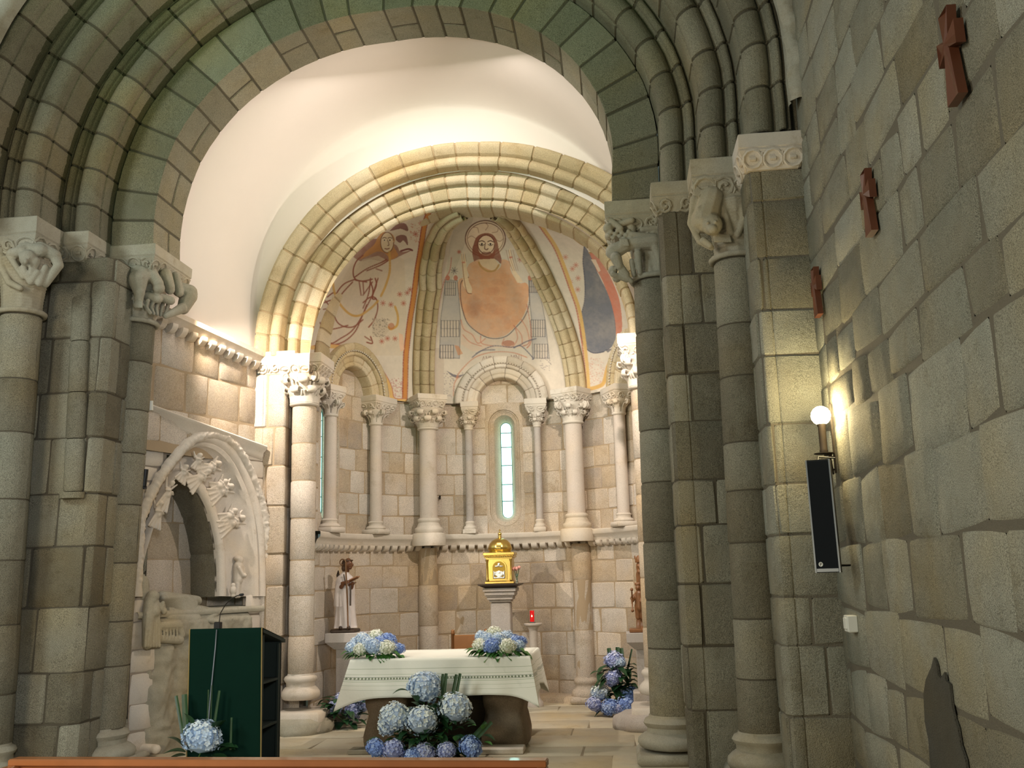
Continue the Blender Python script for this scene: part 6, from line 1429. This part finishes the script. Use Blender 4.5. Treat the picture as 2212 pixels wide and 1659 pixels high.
P=[('e',(hx+.02,ry-.08,hz),(.062,.065,.09)),('e',(hx-.0,ry-.15,hz-.005),(.010,.018,.022)),('e',(hx-.0,ry-.125,hz-.055),(.03,.03,.03)),('c',(hx+.03,ry-.03,hz-.12),(hx+.02,ry-.06,hz-.04),.05,.045),('c',(hx+.05,ry-.0,hz-.28),(hx+.03,ry-.03,hz-.10),.09,.055),('e',(hx-.02,ry-.135,hz+.015),(.012,.01,.008)),('e',(hx+.03,ry-.135,hz+.015),(.012,.01,.008))]
hd=blob(P,.007,1).build('head',CHESTNUT,st)
b=MB(); rows=[]
for k in range(33):
    a_=2*math.pi*k/32; pt=.03*abs(math.sin(a_*4)); rows.append([(hx+.02+r_*math.cos(a_),ry-.08+r_*math.sin(a_),hz+z+(pt if z>.11 else 0)) for r_,z in ((.066,.055),(.070,.06),(.068,.085),(.078,.115),(.074,.115),(.062,.06))])
b.grid(rows,.5); b.build('crown',CHESTNUT,hd)
c0=onY(1380,1330,12.48); c1=onY(1382,1268,12.48); cx_=c0.x+.01; cy_=12.48; z1=c1.z; z0=c0.z-.02
P=[('c',(cx_-.02,cy_,z0),(cx_-.02,cy_,z0+.14),.032,.04),('c',(cx_+.04,cy_,z0),(cx_+.03,cy_,z0+.14),.032,.04),('c',(cx_+.005,cy_,z0+.12),(cx_+.005,cy_,z1-.09),.06,.055),('e',(cx_,cy_-.01,z1-.005),(.038,.04,.05)),('e',(cx_-.005,cy_-.045,z1-.01),(.008,.012,.014)),('c',(cx_-.05,cy_-.0,z1-.10),(cx_-.075,cy_-.05,z1-.16),.024,.02),('c',(cx_+.05,cy_-.0,z1-.10),(cx_+.04,cy_-.07,z1-.17),.024,.02),('e',(cx_+.03,cy_-.085,z1-.17),(.03,.025,.025))]
P+=hand((cx_-.085,cy_-.055,z1-.14),(0,-.4,1),(1,0,0),.013,.8)
sf=blob(P,.006,1).build('small_figure',CHESTNUT,st)
b=MB(); b.tube([(cx_-.085,cy_-.07,z1-.28),(cx_-.082,cy_-.07,z1-.05)],.009,8); b.lathe([(.004,-.02),(.018,-.01),(.020,.01),(.008,.022)],(cx_-.082,cy_-.07,z1-.03),10); b.lathe([(.004,-.02),(.018,-.01),(.018,.01),(.006,.02)],(cx_-.085,cy_-.07,z1-.28),10); b.build('sceptre',CHESTNUT,sf)
b=MB(); b.lathe([(.040,.02),(.042,.03),(.045,.055),(.040,.055)],(cx_,cy_-.005,z1),10); b.build('small_crown',CHESTNUT,sf)
# iron pegs in the apse wall
for (x,y,lab) in ((954,1073,'small rusty iron peg in the apse wall left of the central window'),(1222,1066,'small rusty iron peg in the apse wall right of the central window')):
    q=onY(x,y,14.2); b=MB(); az_=math.atan2(q.x-PCX,q.y-PCY); F=frm(math.degrees(az_)); b.tube([F(0,2.26,q.z),F(0,2.19,q.z)],.008,6); b.tube([F(0,2.20,q.z-.03),F(0,2.20,q.z+.025)],.013,6); props(b.build('wall_peg',IRON),lab,'peg')
# ------------------------------------------------------------------ right wall: lamp, speaker, socket box, crosses
gx,gy,gz=1.585,7.93,0
gc=onY(1773,898,7.93)
t=thing('wall_lamp','iron wall lamp with a glowing white globe in the corner above the speaker','lamp',(1.72,gc.y,gc.z-.35))
b=MB(); b.lathe([(.001,-.078),(.03,-.072),(.055,-.055),(.072,-.03),(.078,0),(.072,.03),(.055,.055),(.03,.072),(.001,.078)],tuple(gc),24,cap=False); b.build('globe',GLOBE,t)
z=gc.z; b=MB(); b.lathe([(.030,-.30),(.034,-.29),(.030,-.27),(.030,-.09),(.036,-.08),(.036,-.06)],tuple(gc),16); b.build('socket_tube',IRON,t,auto=50)
b=MB(); b.lathe([(.02,-.012),(.075,-.006),(.078,0),(.02,.0)],(gc.x,gc.y,z-.30),20); b.tube([(gc.x,gc.y,z-.31),(gc.x+.06,gc.y,z-.315),(1.68,gc.y,z-.33),(1.69,gc.y,z-.38)],.010,8); b.build('bracket_arm',IRON,t)
b=MB(); b.box(1.712,1.724,gc.y-.018,gc.y+.018,z-.46,z+.09,.5,.002); b.tube([(1.68,gc.y,z-.30),(1.70,gc.y,z-.47)],.008,6); b.box(1.675,1.715,gc.y-.01,gc.y+.01,z-.345,z-.325,.5,.002); b.box(1.675,1.715,gc.y-.01,gc.y+.01,z-.44,z-.425,.5,.002); b.build('wall_bracket',IRON,t,auto=40)
gl=bpy.data.lights.new('globe_light','POINT'); gl.energy=52; gl.color=(1,.80,.42); gl.shadow_soft_size=.08; go=bpy.data.objects.new('globe_light',gl); COL.objects.link(go); go.location=(gc.x-.0,gc.y-.10,gc.z+.02)
# speaker column
q=[onY(1741,994,7.62),onY(1790,992,7.62),onY(1812,1237,7.45),onY(1766,1237,7.45)]
t=thing('column_speaker','slim black column loudspeaker hung on the corner below the lamp','speaker',(q[0]+q[2])/2+Vector((0,0,-.4)))
ux=(q[1]-q[0]).normalized(); ww=.165; dp=Vector((.30,.95,0)).normalized()
top=(q[0]+q[1])/2; bot=(q[2]+q[3])/2; r_=Vector((.96,-.28,0))
def spk(b,w0,d0,d1,e0=0,e1=0,tone=.5):
    vs=[]
    for c_,s in ((bot,e0),(top,-e1)):
        cc=c_+(top-bot).normalized()*s
        for a_,dd in ((-w0,d0),(w0,d0),(w0,d1),(-w0,d1)): vs.append(tuple(cc+r_*a_+dp*dd))
    b.add(vs,[(3,2,1,0),(4,5,6,7),(0,1,5,4),(1,2,6,5),(2,3,7,6),(3,0,4,7)],tone)
b=MB(); spk(b,.088,0,.11); b.build('cabinet',BLACK,t,smooth=False)
b=MB(); spk(b,.076,-.006,.002,.03,.012); b.build('grille',SPKGR,t,smooth=False)
for s_ in (-1,1):
    b=MB()
    vs=[]
    for cc in (bot,top):
        for a_,dd in ((s_*.078,-.009),(s_*.089,-.009),(s_*.089,.01),(s_*.078,.01)): vs.append(tuple(cc+r_*a_+dp*dd))
    b.add(vs,[(3,2,1,0),(4,5,6,7),(0,1,5,4),(1,2,6,5),(2,3,7,6),(3,0,4,7)]); b.build('side_strip',ALU,t,smooth=False)
b=MB(); up=(top-bot).normalized(); vs=[tuple(bot+up*u_+r_*a_+dp*dd) for u_ in(.006,.03) for a_,dd in((-.076,-.010),(.076,-.010),(.076,.0),(-.076,.0))]; b.add(vs,[(3,2,1,0),(4,5,6,7),(0,1,5,4),(1,2,6,5),(2,3,7,6),(3,0,4,7)]); b.build('bottom_strip',ALU,t,smooth=False)
lc=bot+up*.062-r_*.045-dp*.0085; b=MB(); n_=18
b.add([tuple(lc+r_*.017*math.cos(2*math.pi*k/n_)*(.9 if 1 else 1)+up*.017*math.sin(2*math.pi*k/n_)) for k in range(n_)],[tuple(range(n_))]); bd=b.build('round_badge',WHITEP,t,smooth=False)
b=MB(); lp=lc-dp*.0015; b.tube([tuple(lp+up*u_+r_*a_) for a_,u_ in ((-.004,-.010),(-.004,.009),(.003,.010),(.007,.005),(.003,0),(-.003,-.001))],.0018,5); b.build('badge_letter',BLACK,bd)
b=MB(); b.tube([tuple(top+up*.0+dp*.06),tuple(top+up*.03+dp*.09),(1.70,top.y+.22,top.z+.03)],.006,6); b.tube([tuple(bot+dp*.09+up*.05),(1.71,bot.y+.25,bot.z+.05)],.009,6); b.build('mounting_bracket',BLACK,t)
# electrical box
e=Vector((1.70,8.0,0)); q=onPlane(1838,1347,Vector((1.70,0,0)),Vector((1,0,0)))
t=thing('socket_box','small white electrical box on the right wall near the corner','electrical box',q); b=MB(); b.box(1.665,1.735,q.y-.07,q.y+.07,q.z-.062,q.z+.062,.5,.006); b.build('housing',WHITEP,t,auto=40); b=MB(); b.box(1.655,1.668,q.y-.03,q.y+.05,q.z-.04,q.z+.045,.5,.004); b.build('switch_flap',WHITEP,t,auto=40)
# crosses
def cross(label,px,py0,py1,Y0):
    zt=onPlane(px[0],py0,Vector((1.70,0,0)),Vector((1,0,0))); zb_=onPlane(px[1],py1,Vector((1.70,0,0)),Vector((1,0,0)))
    yc=Y0; z0,z1=zb_.z,zt.z; H=z1-z0; zc=z1-H*.37; t_=.045; b=MB()
    def arm(d,L,w0,w1):
        # arm widening outward, ridge sloping down to the flat ends
        d=Vector(d); s=Vector((0,-d.z,d.y)); c_=Vector((1.722-t_,yc,zc)); e=c_+d*L
        vs=[c_+Vector((-.010,0,0)),c_+d*w0*.4-s*w0+Vector((.0,0,0)),e-s*w1,e+s*w1,c_+d*w0*.4+s*w0,e+Vector((.022,0,0))*0+Vector((-.0,0,0))]
        top=[Vector((1.722-t_-.012,yc,zc)),c_+d*w0-s*w0,e-s*w1+Vector((0,0,0)),e+s*w1,c_+d*w0+s*w0,c_+d*L*.98+Vector((.018,0,0))]
        back_=[v+Vector((t_,0,0)) for v in (top[1],top[2],top[3],top[4])]
        V=[tuple(v) for v in top+back_]
        b.add(V,[(0,1,2,5),(0,5,3,4),(2,3,5),(1,6,7,2),(2,7,8,3),(3,8,9,4)],rng.random())
    arm((0,0,1),z1-zc,.030,.062); arm((0,0,-1),zc-z0,.030,.075); arm((0,1,0),H*.27,.030,.062); arm((0,-1,0),H*.27,.030,.062)
    bx=MB(); bx.box(1.722-t_-.004,1.735,yc-.03,yc+.03,zc-.03,zc+.03,.5); b.add(bx.v,bx.f)
    return props(b.build('wooden_cross',WOODC,smooth=False),label,'cross','wooden crosses on the right wall')
cross('small brown wooden cross on the right wall nearest the corner lamp',(1776,1780),555,668,7.95)
cross('brown wooden cross on the right wall, the middle one of three',(1886,1895),345,490,6.19)
cross('largest brown wooden cross, cut by the top edge of the view',(2067,2084),-12,195,4.53)
